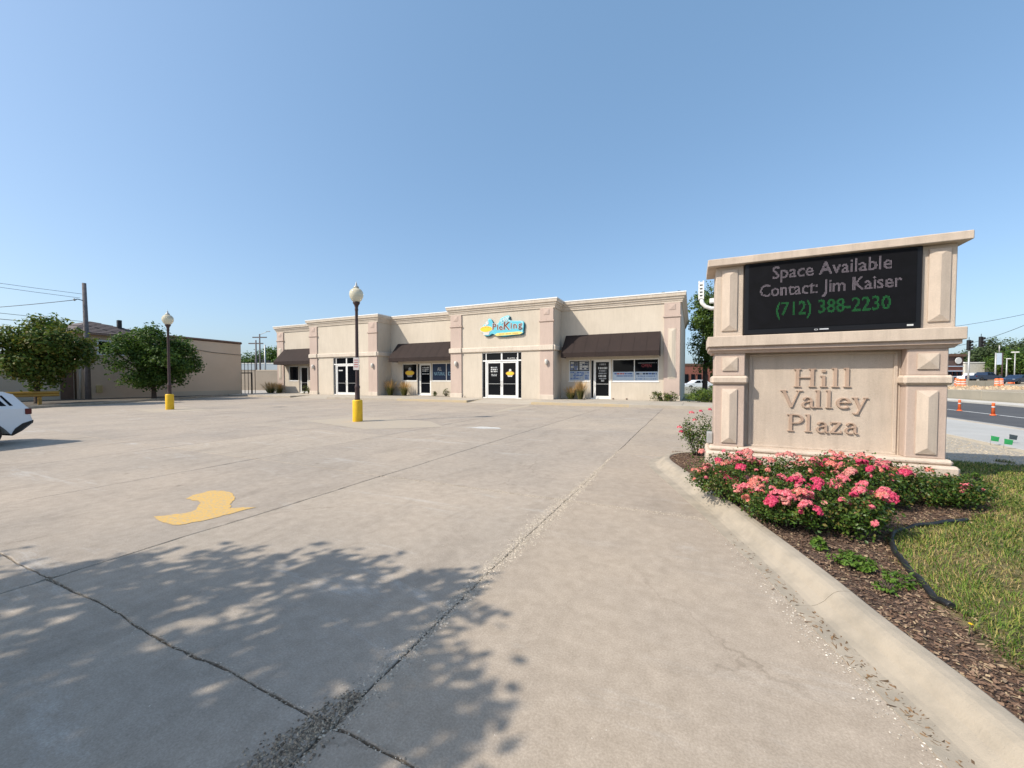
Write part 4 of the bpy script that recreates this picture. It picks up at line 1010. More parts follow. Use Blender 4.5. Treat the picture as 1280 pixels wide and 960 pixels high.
# raised serif letters: strokes as tapered quads
def serif_letter(ch, h):
    """returns list of convex polygons in a unit where cap height = 1"""
    P = []
    def bar(x0, z0, x1, z1, w0, w1=None):
        w1 = w1 or w0; d = Vector((x1 - x0, z1 - z0)); n = Vector((-d.y, d.x)).normalized()
        P.append([(x0 - n.x * w0 / 2, z0 - n.y * w0 / 2), (x1 - n.x * w1 / 2, z1 - n.y * w1 / 2), (x1 + n.x * w1 / 2, z1 + n.y * w1 / 2), (x0 + n.x * w0 / 2, z0 + n.y * w0 / 2)])
    def ser(x, z, w=.26, t=.05): bar(x - w / 2, z, x + w / 2, z, t)
    def arc(cx, cz, rx, rz, a0, a1, w, n=12, thin=.5):
        p = []
        for i in range(n + 1):
            a = R(a0 + (a1 - a0) * i / n); ww = w * (thin + (1 - thin) * abs(math.cos(a)))
            p.append((cx + rx * math.cos(a), cz + rz * math.sin(a), ww))
        for q, r in zip(p, p[1:]): bar(q[0], q[1], r[0] + (r[0] - q[0]) * .05, r[1] + (r[1] - q[1]) * .05, q[2], r[2])
    x = .62   # x-height
    if ch == 'H':
        for c in (.17, .70): bar(c, 0, c, 1, .12); ser(c, .025); ser(c, .975)
        bar(.2, .52, .68, .52, .05); adv = .95
    elif ch == 'i': bar(.15, 0, .15, x, .11); ser(.15, .025); bar(.03, x - .03, .15, x - .03, .05); bar(.15, .80, .15, .93, .13); adv = .40
    elif ch == 'l': bar(.15, 0, .15, 1.02, .11); ser(.15, .025); bar(.03, .99, .15, .99, .05); adv = .40
    elif ch == 'V': bar(.13, .98, .45, .0, .13, .11); bar(.74, .98, .46, .02, .05, .05); ser(.13, .975); ser(.76, .975); adv = .80
    elif ch == 'a': arc(.26, .17, .16, .16, 60, 300, .09); bar(.42, .06, .42, .46, .10); arc(.27, .44, .15, .15, 0, 155, .08); bar(.27, .34, .42, .37, .05); bar(.42, .03, .53, .04, .06); bar(.13, .46, .17, .54, .08); adv = .54
    elif ch == 'e': arc(.29, .30, .22, .28, 0, 320, .11, 18, .45); bar(.10, .33, .50, .33, .045); adv = .58
    elif ch == 'y': bar(.12, x - .02, .30, .0, .11, .09); bar(.50, x - .02, .22, -.24, .045, .05); ser(.12, x - .02, .22, .045); ser(.50, x - .02, .18, .045); arc(.15, -.24, .07, .05, 180, 350, .09); adv = .55
    elif ch == 'P': bar(.17, 0, .17, 1, .12); ser(.17, .025); ser(.12, .975, .2); arc(.38, .73, .25, .245, -90, 90, .11, 12, .4); bar(.2, .975, .40, .975, .05); bar(.2, .485, .40, .485, .05); adv = .72
    elif ch == 'z': bar(.06, x - .03, .46, x - .03, .06); bar(.06, .03, .47, .03, .06); bar(.40, x - .05, .12, .05, .11); bar(.08, x - .13, .08, x, .045); bar(.46, 0, .46, .14, .045); adv = .54
    return P, adv
def serif_word(word, xc, zb, cap, width, y, parent):
    L = [serif_letter(c, cap) for c in word]; tot = sum(l[1] for l in L); k = width / tot; x = xc - width / 2
    for (P, adv), ch in zip(L, word):
        m = MB()
        for i, poly in enumerate(P):
            m.prism([(x + p[0] * k, zb + p[1] * cap) for p in poly], y - .023 - .0004 * i, y + .002, 'y')
        m.build('raised_letter', M_LETTER, parent); x += adv * k
serif_word('Hill', 1.745, 1.395, .275, .74, YS + .17, sg)
serif_word('Valley', 1.74, 1.085, .26, 1.04, YS + .17, sg)
serif_word('Plaza', 1.735, .72, .26, .86, YS + .17, sg)

# ------------------------------------------------------------------ lamp posts
def lamp_post(loc, label, plate_on, rz=0):
    t = thing('lamp_post', label, 'lamp post', loc, rz, 'acorn lamp posts in the parking lot')
    m = MB(); m.lathe([(.168, -.01), (.172, .0), (.172, .74), (.165, .775), (.14, .785), (.0, .786)], n=28); m.build('concrete_base', M_YEL, t)
    m = MB(); m.lathe([(.095, .785), (.095, .80), (.085, .84), (.082, 1.18), (.092, 1.22), (.092, 1.27), (.070, 1.32), (.062, 1.40), (.050, 3.95), (.058, 4.0), (.062, 4.05), (.052, 4.08), (.075, 4.18), (.115, 4.24), (.125, 4.28), (.11, 4.30)], n=18); m.build('pole', M_BROWNPOLE, t)
    m = MB(); m.lathe([(.11, 4.30), (.17, 4.36), (.225, 4.46), (.242, 4.56), (.225, 4.66), (.17, 4.74), (.10, 4.78), (.085, 4.80)], n=24)
    g_, nt_, bb = _nt('lamp_globe') if 'lamp_globe' not in MATS else (MATS['lamp_globe'], None, None)
    if bb:
        MATS['lamp_globe'] = g_; bb.inputs['Base Color'].default_value = (.74, .68, .52, 1); bb.inputs['Roughness'].default_value = .22; bb.inputs['Transmission Weight'].default_value = .35; bb.inputs['IOR'].default_value = 1.1; bb.inputs['Coat Weight'].default_value = .5
    m.build('globe', g_, t)
    m = MB(); m.lathe([(.095, 4.795), (.09, 4.84), (.05, 4.87), (.03, 4.90), (.035, 4.93), (.015, 4.97), (.004, 5.04)], n=14); m.build('finial', M_GREYST, t)
    if plate_on:
        m = MB(); m.box(-.105, .105, -.077, -.070, 1.86, 2.30, .003); p = m.build('notice_plate', pm('plate_white', (.60, .55, .52), None, 4, .5, 0), t)
        m = MB()
        for q in range(4): m.box(-.07, .07, -.0795, -.0775, 2.20 - q * .08, 2.225 - q * .08)
        m.build('print', V_R, p)['kind'] = 'stuff'
        m = MB(); m.tube([(0, 0, 2.05), (0, -.07, 2.05)], .012, 6); m.build('bracket', M_BLACK, p)
    return t
lamp_post((-11.0, 10.5, 0), 'acorn lamp post with notice plate and yellow base in front of the building', True, R(20))
lamp_post((-24.1, 10.75, 0), 'farther acorn lamp post without a plate, standing before the round tree', False)

# ------------------------------------------------------------------ white car at the left edge
def prof_car(name, label, loc, rz, scale, side, glass, wheels, W, paint, roofz, belt, lights, cat='car', group=None, clad=None, extra=None):
    t = thing(name, label, cat, loc, rz, group); t.scale = (scale,) * 3
    def hw(z, x=0):
        k = W / 2
        if z > belt: k -= (z - belt) * .32
        if z < .35: k -= (.35 - z) * .25
        return k
    # subdivide outline
    def skin(poly, off=0.0, nm='body', mat=paint, parent=t, thick=None):
        m = MB(); n = len(poly); L = [(x, hw(z, x) + off, z) for x, z in poly]; Rr = [(x, -hw(z, x) - off, z) for x, z in poly]
        tri = tessellate_polygon([[Vector((x, z, 0)) for x, z in poly]])
        m.add(L, [tuple(f) for f in tri]); m.add(Rr, [tuple(f)[::-1] for f in tri])
        if thick is None: m.add(L + Rr, [(i, (i + 1) % n, n + (i + 1) % n, n + i) for i in range(n)], False)
        return m.build(nm, mat, parent)
    b = skin(side)
    md = b.modifiers.new('w', 'WELD'); md.merge_threshold = .0005
    bv = b.modifiers.new('b', 'BEVEL'); bv.width = .05; bv.segments = 3; bv.limit_method = 'ANGLE'; bv.angle_limit = R(24)
    bv.width = .035
    for i, gp in enumerate(glass):
        skin(gp, .006, 'side_window', M_GLASS, b, 1)
    if clad:
        for cp in clad: skin(cp, .012, 'cladding', M_BLACK, t)
    for wx, wr in wheels:
        for s_ in (-1, 1):
            o = MB(); o.lathe([(wr * .62, -.11), (wr * .95, -.11), (wr, -.07), (wr, .07), (wr * .95, .11), (wr * .62, .11)], n=24)
            w = o.build('wheel', M_BLACK, t); w.rotation_euler = (R(90), 0, 0); w.location = (wx, s_ * (W / 2 - .10), wr)
            q = MB(); q.lathe([(.06, .08), (wr * .3, .085), (wr * .6, .112), (wr * .64, .10)], n=20); 
            for k in range(5):
                a = 2 * math.pi * k / 5; q.box(-.03, .03, .04, wr * .6, .09, .105)
            q.lathe([(.06, -.08), (wr * .3, -.085), (wr * .6, -.112), (wr * .64, -.10)], n=20); q.build('rim', M_GREYST, w)
    for (nm, x0, x1, ya, yb, z0, z1, mt) in lights:
        for s_ in (-1, 1): MB().box(x0, x1, s_ * ya, s_ * yb, z0, z1, .015).build(nm, mt, t)
    if extra: extra(t, hw, skin)
    return t
M_CARW = pm('white_car_paint', (.70, .73, .76), (.68, .71, .74), 2, .22, 0, spec=.6)
M_CARB = pm('dark_blue_car_paint', (.02, .035, .07), None, 2, .22, 0, spec=.6)
M_TAIL = pm('tail_lamp_red', (.10, .006, .008), None, 3, .2, 0)
M_HEAD = pm('head_lamp_clear', (.55, .56, .58), None, 3, .15, 0)
def arch(cx, r, n=8, z0=.0): return [(cx + r * math.cos(math.pi * i / n), .30 + r * math.sin(math.pi * i / n)) for i in range(n + 1)][::-1]
# +x is the rear of the car
suv_side = [(-2.28, .34), (-2.30, .62), (-2.22, .88), (-1.95, 1.00), (-1.10, 1.08), (-.95, 1.12), (-.35, 1.50), (.0, 1.58), (.7, 1.60), (1.45, 1.585), (1.80, 1.54), (1.98, 1.45), (2.18, 1.12), (2.24, 1.04), (2.27, .82), (2.30, .70), (2.28, .58), (2.05, .40), (1.88, .30)] + [(1.36 + .42 * math.cos(math.pi * i / 8), .30 + .42 * math.sin(math.pi * i / 8)) for i in range(9)][1:-1] + [(.94, .28), (-.98, .28)] + [(-1.40 + .42 * math.cos(math.pi * i / 8), .30 + .42 * math.sin(math.pi * i / 8)) for i in range(9)][1:-1] + [(-1.84, .30)]
def suv_extra(t, hw, skin):
    m = MB(); m.add([(1.98, .60, 1.42), (1.98, -.60, 1.42), (2.17, -.66, 1.13), (2.17, .66, 1.13)], [(0, 1, 2, 3), (3, 2, 1, 0)])
    for v in range(4): m.v[v] = (m.v[v][0] + .02, m.v[v][1], m.v[v][2] + .02)
    m.build('rear_window', M_GLASS, t)
    m = MB(); m.add([(-.93, .62, 1.15), (-.93, -.62, 1.15), (-.37, -.55, 1.51), (-.37, .55, 1.51)], [(0, 1, 2, 3), (3, 2, 1, 0)])
    for v in range(4): m.v[v] = (m.v[v][0] - .02, m.v[v][1], m.v[v][2] + .02)
    m.build('windscreen', M_GLASS, t)
    for s_ in (-1, 1):
        m = MB(); m.box(.95, 1.15, s_ * .915, s_ * .945, .86, .90, .01); m.build('door_handle', M_CARW, t)
        m = MB(); m.box(-.15, .05, s_ * .915, s_ * .945, .86, .90, .01); m.build('door_handle', M_CARW, t)
        m = MB(); m.box(-.80, -.62, s_ * .93, s_ * 1.08, 1.08, 1.22, .03); m.build('wing_mirror', M_CARW, t)
        m = MB(); m.tube([(-.3, s_ * .66, 1.60), (.3, s_ * .66, 1.65), (1.3, s_ * .66, 1.60)], .018, 6); m.build('roof_rail', M_BLACK, t)
        m = MB(); m.box(2.00, 2.22, s_ * .60, s_ * .80, .50, .56, .01); m.build('reflector', M_TAIL, t)
prof_car('parked_car', 'white car at the left edge, only its rear corner in view', (-14.68, 1.72, 0), math.atan2(.94, -.22), .80, suv_side,
         [[(-.62, 1.13), (-.25, 1.44), (.30, 1.49), (.30, 1.13)], [(.36, 1.13), (.36, 1.49), (1.02, 1.48), (1.16, 1.13)], [(1.22, 1.13), (1.10, 1.47), (1.60, 1.45), (1.80, 1.13)], [(1.86, 1.13), (1.70, 1.44), (1.76, 1.43), (1.93, 1.13)]],
         [(1.36, .34), (-1.40, .34)], 1.86, M_CARW, 1.6, 1.05,
         [('tail_lamp', 2.16, 2.30, .62, .955, .86, 1.03, M_TAIL), ('head_lamp', -2.29, -2.05, .60, .90, .72, .86, M_HEAD)],
         clad=[[(1.86, .28), (1.94, .46), (2.10, .60), (2.33, .68), (2.32, .60), (2.08, .38), (1.9, .26)], [(.99, .26), (-.99, .26), (-.99, .40), (.99, .40)], [(-2.32, .34), (-2.33, .56), (-1.9, .52), (-1.86, .28)]], extra=suv_extra)

# ------------------------------------------------------------------ left side: strip, kerb, buildings, trees
LC = [(-29.5, 2.0), (-30.3, 5.0), (-31.0, 7.2), (-31.9, 9.0), (-33.2, 11.5), (-36.0, 15.6), (-38.3, 19.5), (-40.2, 23.6)]
LCp = smooth_path(LC, 4)
lcurb = thing('curb', None, None); lcurb['kind'] = 'structure'
curb_run(LCp[::-1], [(0, -.03), (0, .12), (.02, .14), (.15, .14), (.16, -.03)][::1], M_CURB, lcurb, 3.0)
m = MB(); n = len(LCp)
V = []
for x, y in LCp: V += [(x - .15, y + .0, .11), (-40.55, y, .11)]
m.add(V, [(2 * i, 2 * i + 1, 2 * i + 3, 2 * i + 2)[::-1] for i in range(n - 1)])
struct('planting_strip', m, pm('dark_strip_soil', (.075, .065, .052), (.12, .10, .08), 3, .95, .6, 60))
tb = thing('tan_building', 'long plain tan building with thin brown parapet at the left of the lot', 'building')
m = MB(); X = -40.6
m.add([(X, 18.12, 0), (X, 24.0, 0), (X, 24.0, 5.12), (X, 18.12, 5.21)], [(0, 1, 2, 3)]); m.add([(X, 24.0, 0), (-62, 24.0, 0), (-62, 24.0, 5.12), (X, 24.0, 5.12)], [(0, 1, 2, 3)]); m.add([(X, 18.12, 0), (X, 18.12, 5.21), (-62, 18.12, 5.21), (-62, 18.12, 0)], [(0, 1, 2, 3)])
m.add([(X, 18.12, 5.1), (X, 24, 5.0), (-62, 24, 5.0), (-62, 18.12, 5.1)], [(0, 1, 2, 3)]); m.build('wall', M_TAN, tb)
m = MB(); m.tube([(X + .01, 18.05, 5.21), (X + .01, 24.06, 5.12)], .12, 4, smooth=False); m.tube([(X, 24.03, 5.12), (-62, 24.03, 5.12)], .12, 4, smooth=False); m.build('parapet_cap', M_BROWNT, tb)
m = MB(); m.box(X - .0, X + .015, 18.2, 24, .1, .5); m.build('foundation', M_TANB, tb)
m = MB(); m.tube([(X + .05, 19.2, 4.35), (X + .05, 21.5, 4.05), (X + .05, 24.05, 3.95)], .018, 5); m.build('wall_cable', M_WIRE, tb)
m = MB(); m.tube([(X + .05, 12.75, .1), (X + .05, 12.75, 3.2)], .07, 8); m.build('downspout', pm('downspout_tan', (.45, .40, .33)), tb)
m = MB(); m.box(X - .10, X + .12, 13.6, 13.9, .55, 1.1, .01); m.build('meter_box', pm('meter_tan', (.5, .38, .18)), tb)
lb = thing('low_building', 'low grey-tan building with a brown door partly hidden by the trees', 'building')
m = MB(); m.add([(X, -8, 0), (X, 12.45, 0), (X, 12.45, 3.1), (X, -8, 3.1)], [(0, 1, 2, 3)]); m.add([(X, 12.45, 0), (-55, 12.45, 0), (-55, 12.45, 3.1), (X, 12.45, 3.1)], [(0, 1, 2, 3)]); m.add([(X, -8, 3.0), (X, 12.45, 3.0), (-55, 12.45, 3.0), (-55, -8, 3.0)], [(0, 1, 2, 3)]); m.build('wall', M_TANB, lb)
MB().box(X - .25, X + .08, -8, 12.5, 3.08, 3.22, .01).build('parapet_cap', M_BROWNT, lb)
MB().box(X + .002, X + .05, 11.75, 12.40, .1, 2.35, .01).build('door', M_BROWNT, lb)
# house behind with hip roof
hs = thing('house', 'tan two storey house with dark shingled hip roof between the two left trees', 'house')
HX = -40.72
M_SID = pm('house_siding', (.62, .47, .35), (.58, .43, .315), 2)
m = MB(); m.box(-52, HX, 12.62, 18.1, 0, 5.0); m.build('wall', M_SID, hs)
ev = [(HX + .45, 12.1, 4.98), (HX + .45, 18.6, 4.98), (-52.6, 18.6, 4.98), (-52.6, 12.1, 4.98)]; rd = [(HX - 1.6, 13.9, 6.02), (-51, 13.9, 6.02)]
m = MB(); m.add(ev + rd, [(0, 1, 4), (1, 2, 5, 4), (2, 3, 5), (3, 0, 4, 5), (3, 2, 1, 0)])
rf = m.build('roof', pm('shingle_dark', (.13, .105, .10), (.095, .078, .078), 3, .95, .5, 30), hs)
for q in range(8):
    t0 = q / 8; a = Vector(ev[0]).lerp(Vector(rd[0]), t0); b = Vector(ev[1]).lerp(Vector(rd[0]), t0); a2 = Vector(ev[0]).lerp(Vector(rd[0]), t0 + .115); b2 = Vector(ev[1]).lerp(Vector(rd[0]), t0 + .115)
    up = Vector((.02, 0, .030)); m = MB(); m.add([a + up * 1.2, b + up * 1.2, b2 + up * .4, a2 + up * .4, a, b], [(0, 1, 2, 3), (4, 5, 1, 0)]); m.build('shingle_course', MATS['shingle_dark'], rf)
MB().box(HX + .34, HX + .47, 12.05, 18.65, 4.86, 4.975).build('fascia', pm('fascia_brown', (.30, .18, .14)), hs)
MB().box(HX - .9, HX - .65, 15.2, 15.45, 5.2, 6.25, .02).build('chimney', M_BLACK, rf)
for (a, b) in ((13.72, 14.52), (14.60, 15.40), (16.6, 17.4)):
    w = MB(); t = .09; c, d = 3.40, 4.52; Y0, Y1 = a, b
    w.box(HX, HX + .06, Y0, Y1, d - t, d); w.box(HX, HX + .06, Y0, Y1, c, c + t); w.box(HX, HX + .06, Y0, Y0 + t, c + t, d - t); w.box(HX, HX + .06, Y1 - t, Y1, c + t, d - t)
    o = w.build('window', M_WHITE, hs); MB().box(HX + .005, HX + .03, Y0 + t * .9, Y1 - t * .9, c + t * .9, d - t * .9).build('pane', M_GLASS, o)
# trees on the strip
rt = random.Random(8)
def crown_blobs(rx, ry, z0, z1, n, seed, rmin=.5, rmax=.8):
    r_ = random.Random(seed); B = []
    cz = (z0 + z1) / 2; rz = (z1 - z0) / 2
    for k in range(n):
        for _ in range(20):
            u, v, w = r_.uniform(-1, 1), r_.uniform(-1, 1), r_.uniform(-1, 1)
            if u * u + v * v + w * w < 1: break
        rr = r_.uniform(rmin, rmax)
        B.append((u * (rx - rr * .6), v * (ry - rr * .6), cz + w * (rz - rr * .6), rr * 1.15, rr * 1.15, rr * .9))
    return B
tree('maple_tree', 'wide bushy green tree at the far left behind the yellow guard rail', (-35.2, 9.25, .1), 1.5, .13, crown_blobs(2.1, 2.25, 1.0, 5.3, 24, 3, .5, .85), 20000, .20, M_LEAF1, 21, .21, group='trees along the left strip')
tree('maple_tree', 'rounder dark green tree standing behind the farther lamp post', (-36.9, 15.5, .1), 1.3, .15, crown_blobs(2.4, 2.6, .8, 5.6, 32, 15, .5, .9) + [(0, -2.1, 2.5, .8, .8, .6), (.2, -2.3, 3.4, .6, .6, .5), (0, 2.4, 2.6, .8, .8, .6), (.1, 2.7, 3.3, .5, .5, .45), (.3, 1.3, 1.5, .8, .8, .5), (.3, -1.2, 1.5, .8, .8, .5)], 24000, .20, M_LEAF2, 22, .21, group='trees along the left strip')
# yellow guard rail
gr_ = thing('guard_rail', 'yellow steel guard rail on short posts beside the left tree', 'guard rail', (-33.3, 7.2, .1), R(4))
m = MB(); m.prism([(.0, .46), (.05, .50), (.05, .56), (.0, .61), (.05, .66), (.05, .72), (.0, .76), (-.03, .76), (-.03, .46)], -2.2, 2.6, 'y')
V = [(p[0], p[1], p[2]) for p in m.v]
m2 = MB(); pr_ = [(.0, .46), (.05, .50), (.05, .56), (.0, .61), (.05, .66), (.05, .72), (.0, .76), (-.03, .76), (-.03, .46)]
m2.add([(a, -2.2, z) for a, z in pr_] + [(a, 2.45, z) for a, z in pr_], [tuple(range(9)), tuple(range(9, 18))[::-1]] + [(i, i + 9, (i + 1) % 9 + 9, (i + 1) % 9) for i in range(9)])
M_YD = pm('yellow_rail_paint', (.36, .20, .03), (.28, .16, .03), 3, .5, .1)
m2.build('rail', M_YD, gr_)
for y in (-1.5, .2, 1.7): MB().box(-.13, -.035, y - .07, y + .07, -.1, .74, .01).build('post', M_YD, gr_)
# utility pole and wires
up_ = thing('utility_pole', 'tall grey wooden utility pole rising above the left trees', 'utility pole', (-39.2, 12.7, 0))
m = MB(); m.tube([(0, 0, -.2), (0, 0, 4), (.0, -.04, 8.35)], [.17, .15, .115], 10); m.build('pole', M_WOOD, up_)
m = MB(); m.tube([(0, -.02, 7.1), (.1, -.45, 7.15), (.15, -.6, 7.0)], .03, 6); m.build('bracket', M_BLACK, up_)
m = MB(); m.lathe([(.03, 0), (.07, .03), (.05, .08), (.07, .12), (.02, .16)], .15, -.6, 8); o = m.build('insulator', M_GREYST, up_); o.location = (0, 0, 7.0)
def wire(label, a, b, sag, r=.02, n=14, group='overhead wires at the utility pole'):
    a = Vector(a); b = Vector(b); P = [a.lerp(b, i / n) - Vector((0, 0, 4 * sag * (i / n) * (1 - i / n))) for i in range(n + 1)]
    MB().tube(P, r, 5).build('overhead_wire', M_WIRE, label=label, cat='wire', group=group)
wire('thick cable sloping down leftward from the utility pole top', (-39.05, 12.1, 7.05), (-75, 6.9, 8.0), .35, .022)
wire('upper thin wire running left from near the pole top', (-39.1, 12.5, 7.55), (-37, -18, 9.6), .8, .012)
wire('second thin wire running left just under the upper one', (-39.1, 12.4, 7.25), (-36, -18, 8.9), .6, .012)
wire('upper of two low wires passing across the left treetops', (-39.1, 12.5, 5.62), (-36, -18, 6.6), .3, .014)
wire('lower of two low wires passing across the left treetops', (-39.1, 12.55, 5.3), (-36, -18, 5.9), .3, .018)
wire('service wire from the pole down to the tan building wall', (-39.1, 12.8, 5.35), (-40.5, 19.2, 4.45), .10, .014)

# ------------------------------------------------------------------ gap between the buildings on the left
fw = thing('boundary_wall', 'long low beige wall seen through the gap between the buildings', 'wall')
a = rotF(60, -46); b = rotF(60, -30)
def wallseg(a, b, z0, z1, t, mat, name, parent=None, **k):
    d = (Vector(b) - Vector(a)).normalized(); nrm = Vector((-d.y, d.x)) * t
    m = MB(); V = [(a[0], a[1], z0), (b[0], b[1], z0), (b[0] + nrm.x, b[1] + nrm.y, z0), (a[0] + nrm.x, a[1] + nrm.y, z0)]; V += [(p[0], p[1], z1) for p in V]
    m.add(V, [(0, 3, 2, 1), (4, 5, 6, 7), (0, 1, 5, 4), (1, 2, 6, 5), (2, 3, 7, 6), (3, 0, 4, 7)]); return m.build(name, mat, parent, **k)
wallseg(a, b, -.1, 2.9, .3, pm('beige_wall', (.36, .30, .24), (.32, .27, .21), .6), 'wall', fw)
wallseg((a[0], a[1] - .02), (b[0], b[1] - .02), 2.9, 3.05, .36, M_TANB, 'cap', fw)
m = MB(); m.add([(-47, 23, -.04), (-40.4, 23, -.04), (-40.4, 62, -.04), (-75, 62, -.04), (-75, 24.2, -.04), (-47, 24.2, -.04)], [tuple(range(6))[::1]])
struct('yard', m, pm('yard_concrete', (.40, .36, .31), (.32, .29, .25), .4, .9, .3, 30))
a = rotF(92, -72); b = rotF(92, -46); wh = thing('warehouse', 'pale blue-grey long metal warehouse far behind the boundary wall', 'building')
wallseg(a, b, -.1, 5.3, 8, pm('pale_blue_metal', (.42, .47, .52), (.38, .43, .48), .5), 'wall', wh); wallseg((a[0], a[1] - .05), (b[0], b[1] - .05), 5.3, 5.5, 8.1, M_WHITE, 'roof', wh)
for q, (px_, z) in enumerate(((-60.5, 5.9), (-58.8, 5.9), (-57.5, 5.6))):
    x, y = rotF(92.5, px_); MB().box(x - .25, x + .25, y, y + .5, 5.4, z + .5, .02).build('vent', M_BLACK, wh)
tcm = None
for q, (f_, r_, h_, s_, lb_) in enumerate(((105, -70, 8.5, 7, 'leftmost round tree behind the pale warehouse'), (108, -64, 10.6, 7, 'tallest dark tree behind the pale warehouse'), (106, -59, 8.8, 6, 'rightmost low tree behind the pale warehouse'))):
    x, y = rotF(f_, r_); tree('distant_tree', lb_, (x, y, 0), 2.5, .25, crown_blobs(s_ * .75, s_ * .75, 2.0, h_, 14, 30 + q, 1.6, 2.3), 5000, .55, M_LEAF2, 40 + q, .6, group='trees beyond the warehouse')
def power_pole(f_, r_, h, label, arm):
    x, y = rotF(f_, r_); t = thing('power_pole', label, 'utility pole', (x, y, 0), HEAD, 'poles beyond the warehouse'); m = MB(); m.tube([(0, 0, 0), (0, 0, h)], [.17, .11], 7); m.build('pole', M_GREYST if arm == 0 else M_WOOD, t)
    if arm: MB().box(-1.3, 1.3, -.06, .06, h - .7, h - .5).build('crossarm', M_WOOD, t)
    if arm == 2: m = MB(); m.tube([(0, 0, h - .1), (1.0, 0, h + .25), (1.5, 0, h + .5)], .05, 5); m.build('lamp_arm', M_GREYST, t); MB().box(1.3, 1.9, -.1, .1, h + .42, h + .55, .02).build('lamp_head', M_GREYST, t)
power_pole(70, -45.6, 8.6, 'wooden pole with wide crossarm, left one in the gap', 1); power_pole(72, -46.2, 9.9, 'taller pole with curved lamp arm in the gap', 2); power_pole(66, -41.5, 7.4, 'plain pale pole right of the crossarm pole in the gap', 0)
gt = thing('gate_frame', 'black steel gate frame at the end corner of the tan building', 'gate')
MB().box(-40.6, -39.05, 24.02, 24.10, 2.14, 2.24).build('top_bar', M_BLACK, gt); MB().box(-39.13, -39.03, 24.02, 24.12, 0, 2.24).build('post', M_BLACK, gt)
fn = thing('railing', 'thin dark railing just behind the black gate frame', 'railing')
for k in range(5):
    x, y = rotF(40, -27.6 + k * .35); MB().box(x - .02, x + .02, y - .02, y + .02, 0, 3.3).build('post', M_BLACK, fn)
for z in (2.5, 3.25):
    a = rotF(40, -27.7); b = rotF(40, -26.1); m = MB(); m.tube([(a[0], a[1], z), (b[0], b[1], z)], .025, 5); m.build('rail', M_BLACK, fn)

# ------------------------------------------------------------------ plants by the building
M_ORN = leafmat('dry_grass_plume', [(.44, .28, .12), (.58, .40, .18), (.38, .23, .10)], .25); M_ORG = leafmat('green_grass_tuft', [(.09, .12, .03), (.15, .17, .05), (.22, .20, .08)], .25)
def plume_grass(loc, label, h, w, seed, ng=260):
    t = thing('ornamental_grass', label, 'ornamental grass', loc, 0, 'ornamental grasses by the storefronts'); rnd = random.Random(seed)
    for nm, mt, hh, ww, n in (('leaves', M_ORG, h * .7, w * .9, ng), ('plumes', M_ORN, h, w * .55, ng // 2)):
        m = MB()
        for k in range(n):
            a = rnd.uniform(0, 6.28); r0 = rnd.random() * w * .18; l = hh * rnd.uniform(.65, 1.05); o = rnd.random() * ww * .6; b = .008 if nm == 'leaves' else .009; o *= 1.0 if nm == 'leaves' else 1.7
            p0 = Vector((math.cos(a) * r0, math.sin(a) * r0, 0)); p1 = p0 + Vector((math.cos(a) * o * .4, math.sin(a) * o * .4, l * .6)); p2 = p0 + Vector((math.cos(a) * o, math.sin(a) * o, l if nm == 'plumes' else l * .85))
            s_ = Vector((-math.sin(a + .7), math.cos(a + .7), 0)) * b
            if nm == 'plumes': V = [p0 - s_ * .4, p0 + s_ * .4, p1 + s_ * .5, p1 - s_ * .5, p1.lerp(p2, .4) + s_ * 2.0, p1.lerp(p2, .4) - s_ * 2.0, p2]; F = [(0, 1, 2, 3), (3, 2, 4, 5), (5, 4, 6)]
            else: V = [p0 - s_, p0 + s_, p1 + s_, p1 - s_, p2]; F = [(0, 1, 2, 3), (3, 2, 4)]
            m.add(V, F)
        m.build(nm, mt, t)
plume_grass((-7.15, 26.9, .15), 'tall straw-coloured grass tuft left of the rightmost shop door', 1.35, .85, 1)
plume_grass((-7.85, 26.9, .15), 'shaded green grass tuft in the corner beside the centre unit', .95, 1.0, 2, 200)
plume_grass((-24.1, 26.7, .15), 'orange plumed grass against the side of the left unit', 1.45, 1.1, 3)
plume_grass((-22.7, 26.9, .15), 'orange plumed grass under the window with the pie picture', 1.35, 1.1, 4)
plume_grass((-39.9, 26.5, .05), 'golden grass tuft at the left end corner of the building', 1.3, 1.6, 5, 380)
plume_grass((-38.9, 26.7, .05), 'golden grass tuft just right of the left end pilaster', 1.2, 1.1, 6)
M_SHR = leafmat('shrub_leaf', [(.035, .06, .015), (.06, .10, .02), (.12, .15, .03), (.16, .13, .04)], .2); M_HEDGE = leafmat('hedge_leaf', [(.06, .11, .02), (.09, .15, .025), (.13, .19, .03), (.17, .22, .04)], .25)
def shrub(name, label, loc, blobs, n, leaf, mat, seed, spread=.08, group=None, cat='shrub'):
    t = thing(name, label, cat, loc, 0, group); P, Nn, tw = clump_leaves(blobs, n, seed, spread, inner=.35); P[:, 2] = np.maximum(P[:, 2], .02)
    obj('foliage', leaf_mesh('foliage', P, Nn, leaf, .55, .3, seed, mat), t); m = MB(); rnd = random.Random(seed)
    for k in range(min(30, len(tw))):
        q = Vector(tw[k]); q.z = max(q.z, .05); m.tube([(q.x * .15, q.y * .15, -.02), (q.x * .5, q.y * .5, q.z * .6), q], [.010, .007, .004], 4)
    m.build('stems', M_BARK, t); return t
shrub('shrub', 'reddish green leggy shrub below the right end pilaster', (-1.7, 26.7, .15), [(0, 0, .3, .45, .4, .32), (-.5, 0, .35, .25, .25, .3), (.45, 0, .25, .4, .3, .25)], 1500, .09, M_SHR, 3, .09, 'shrubs at the right end of the building')
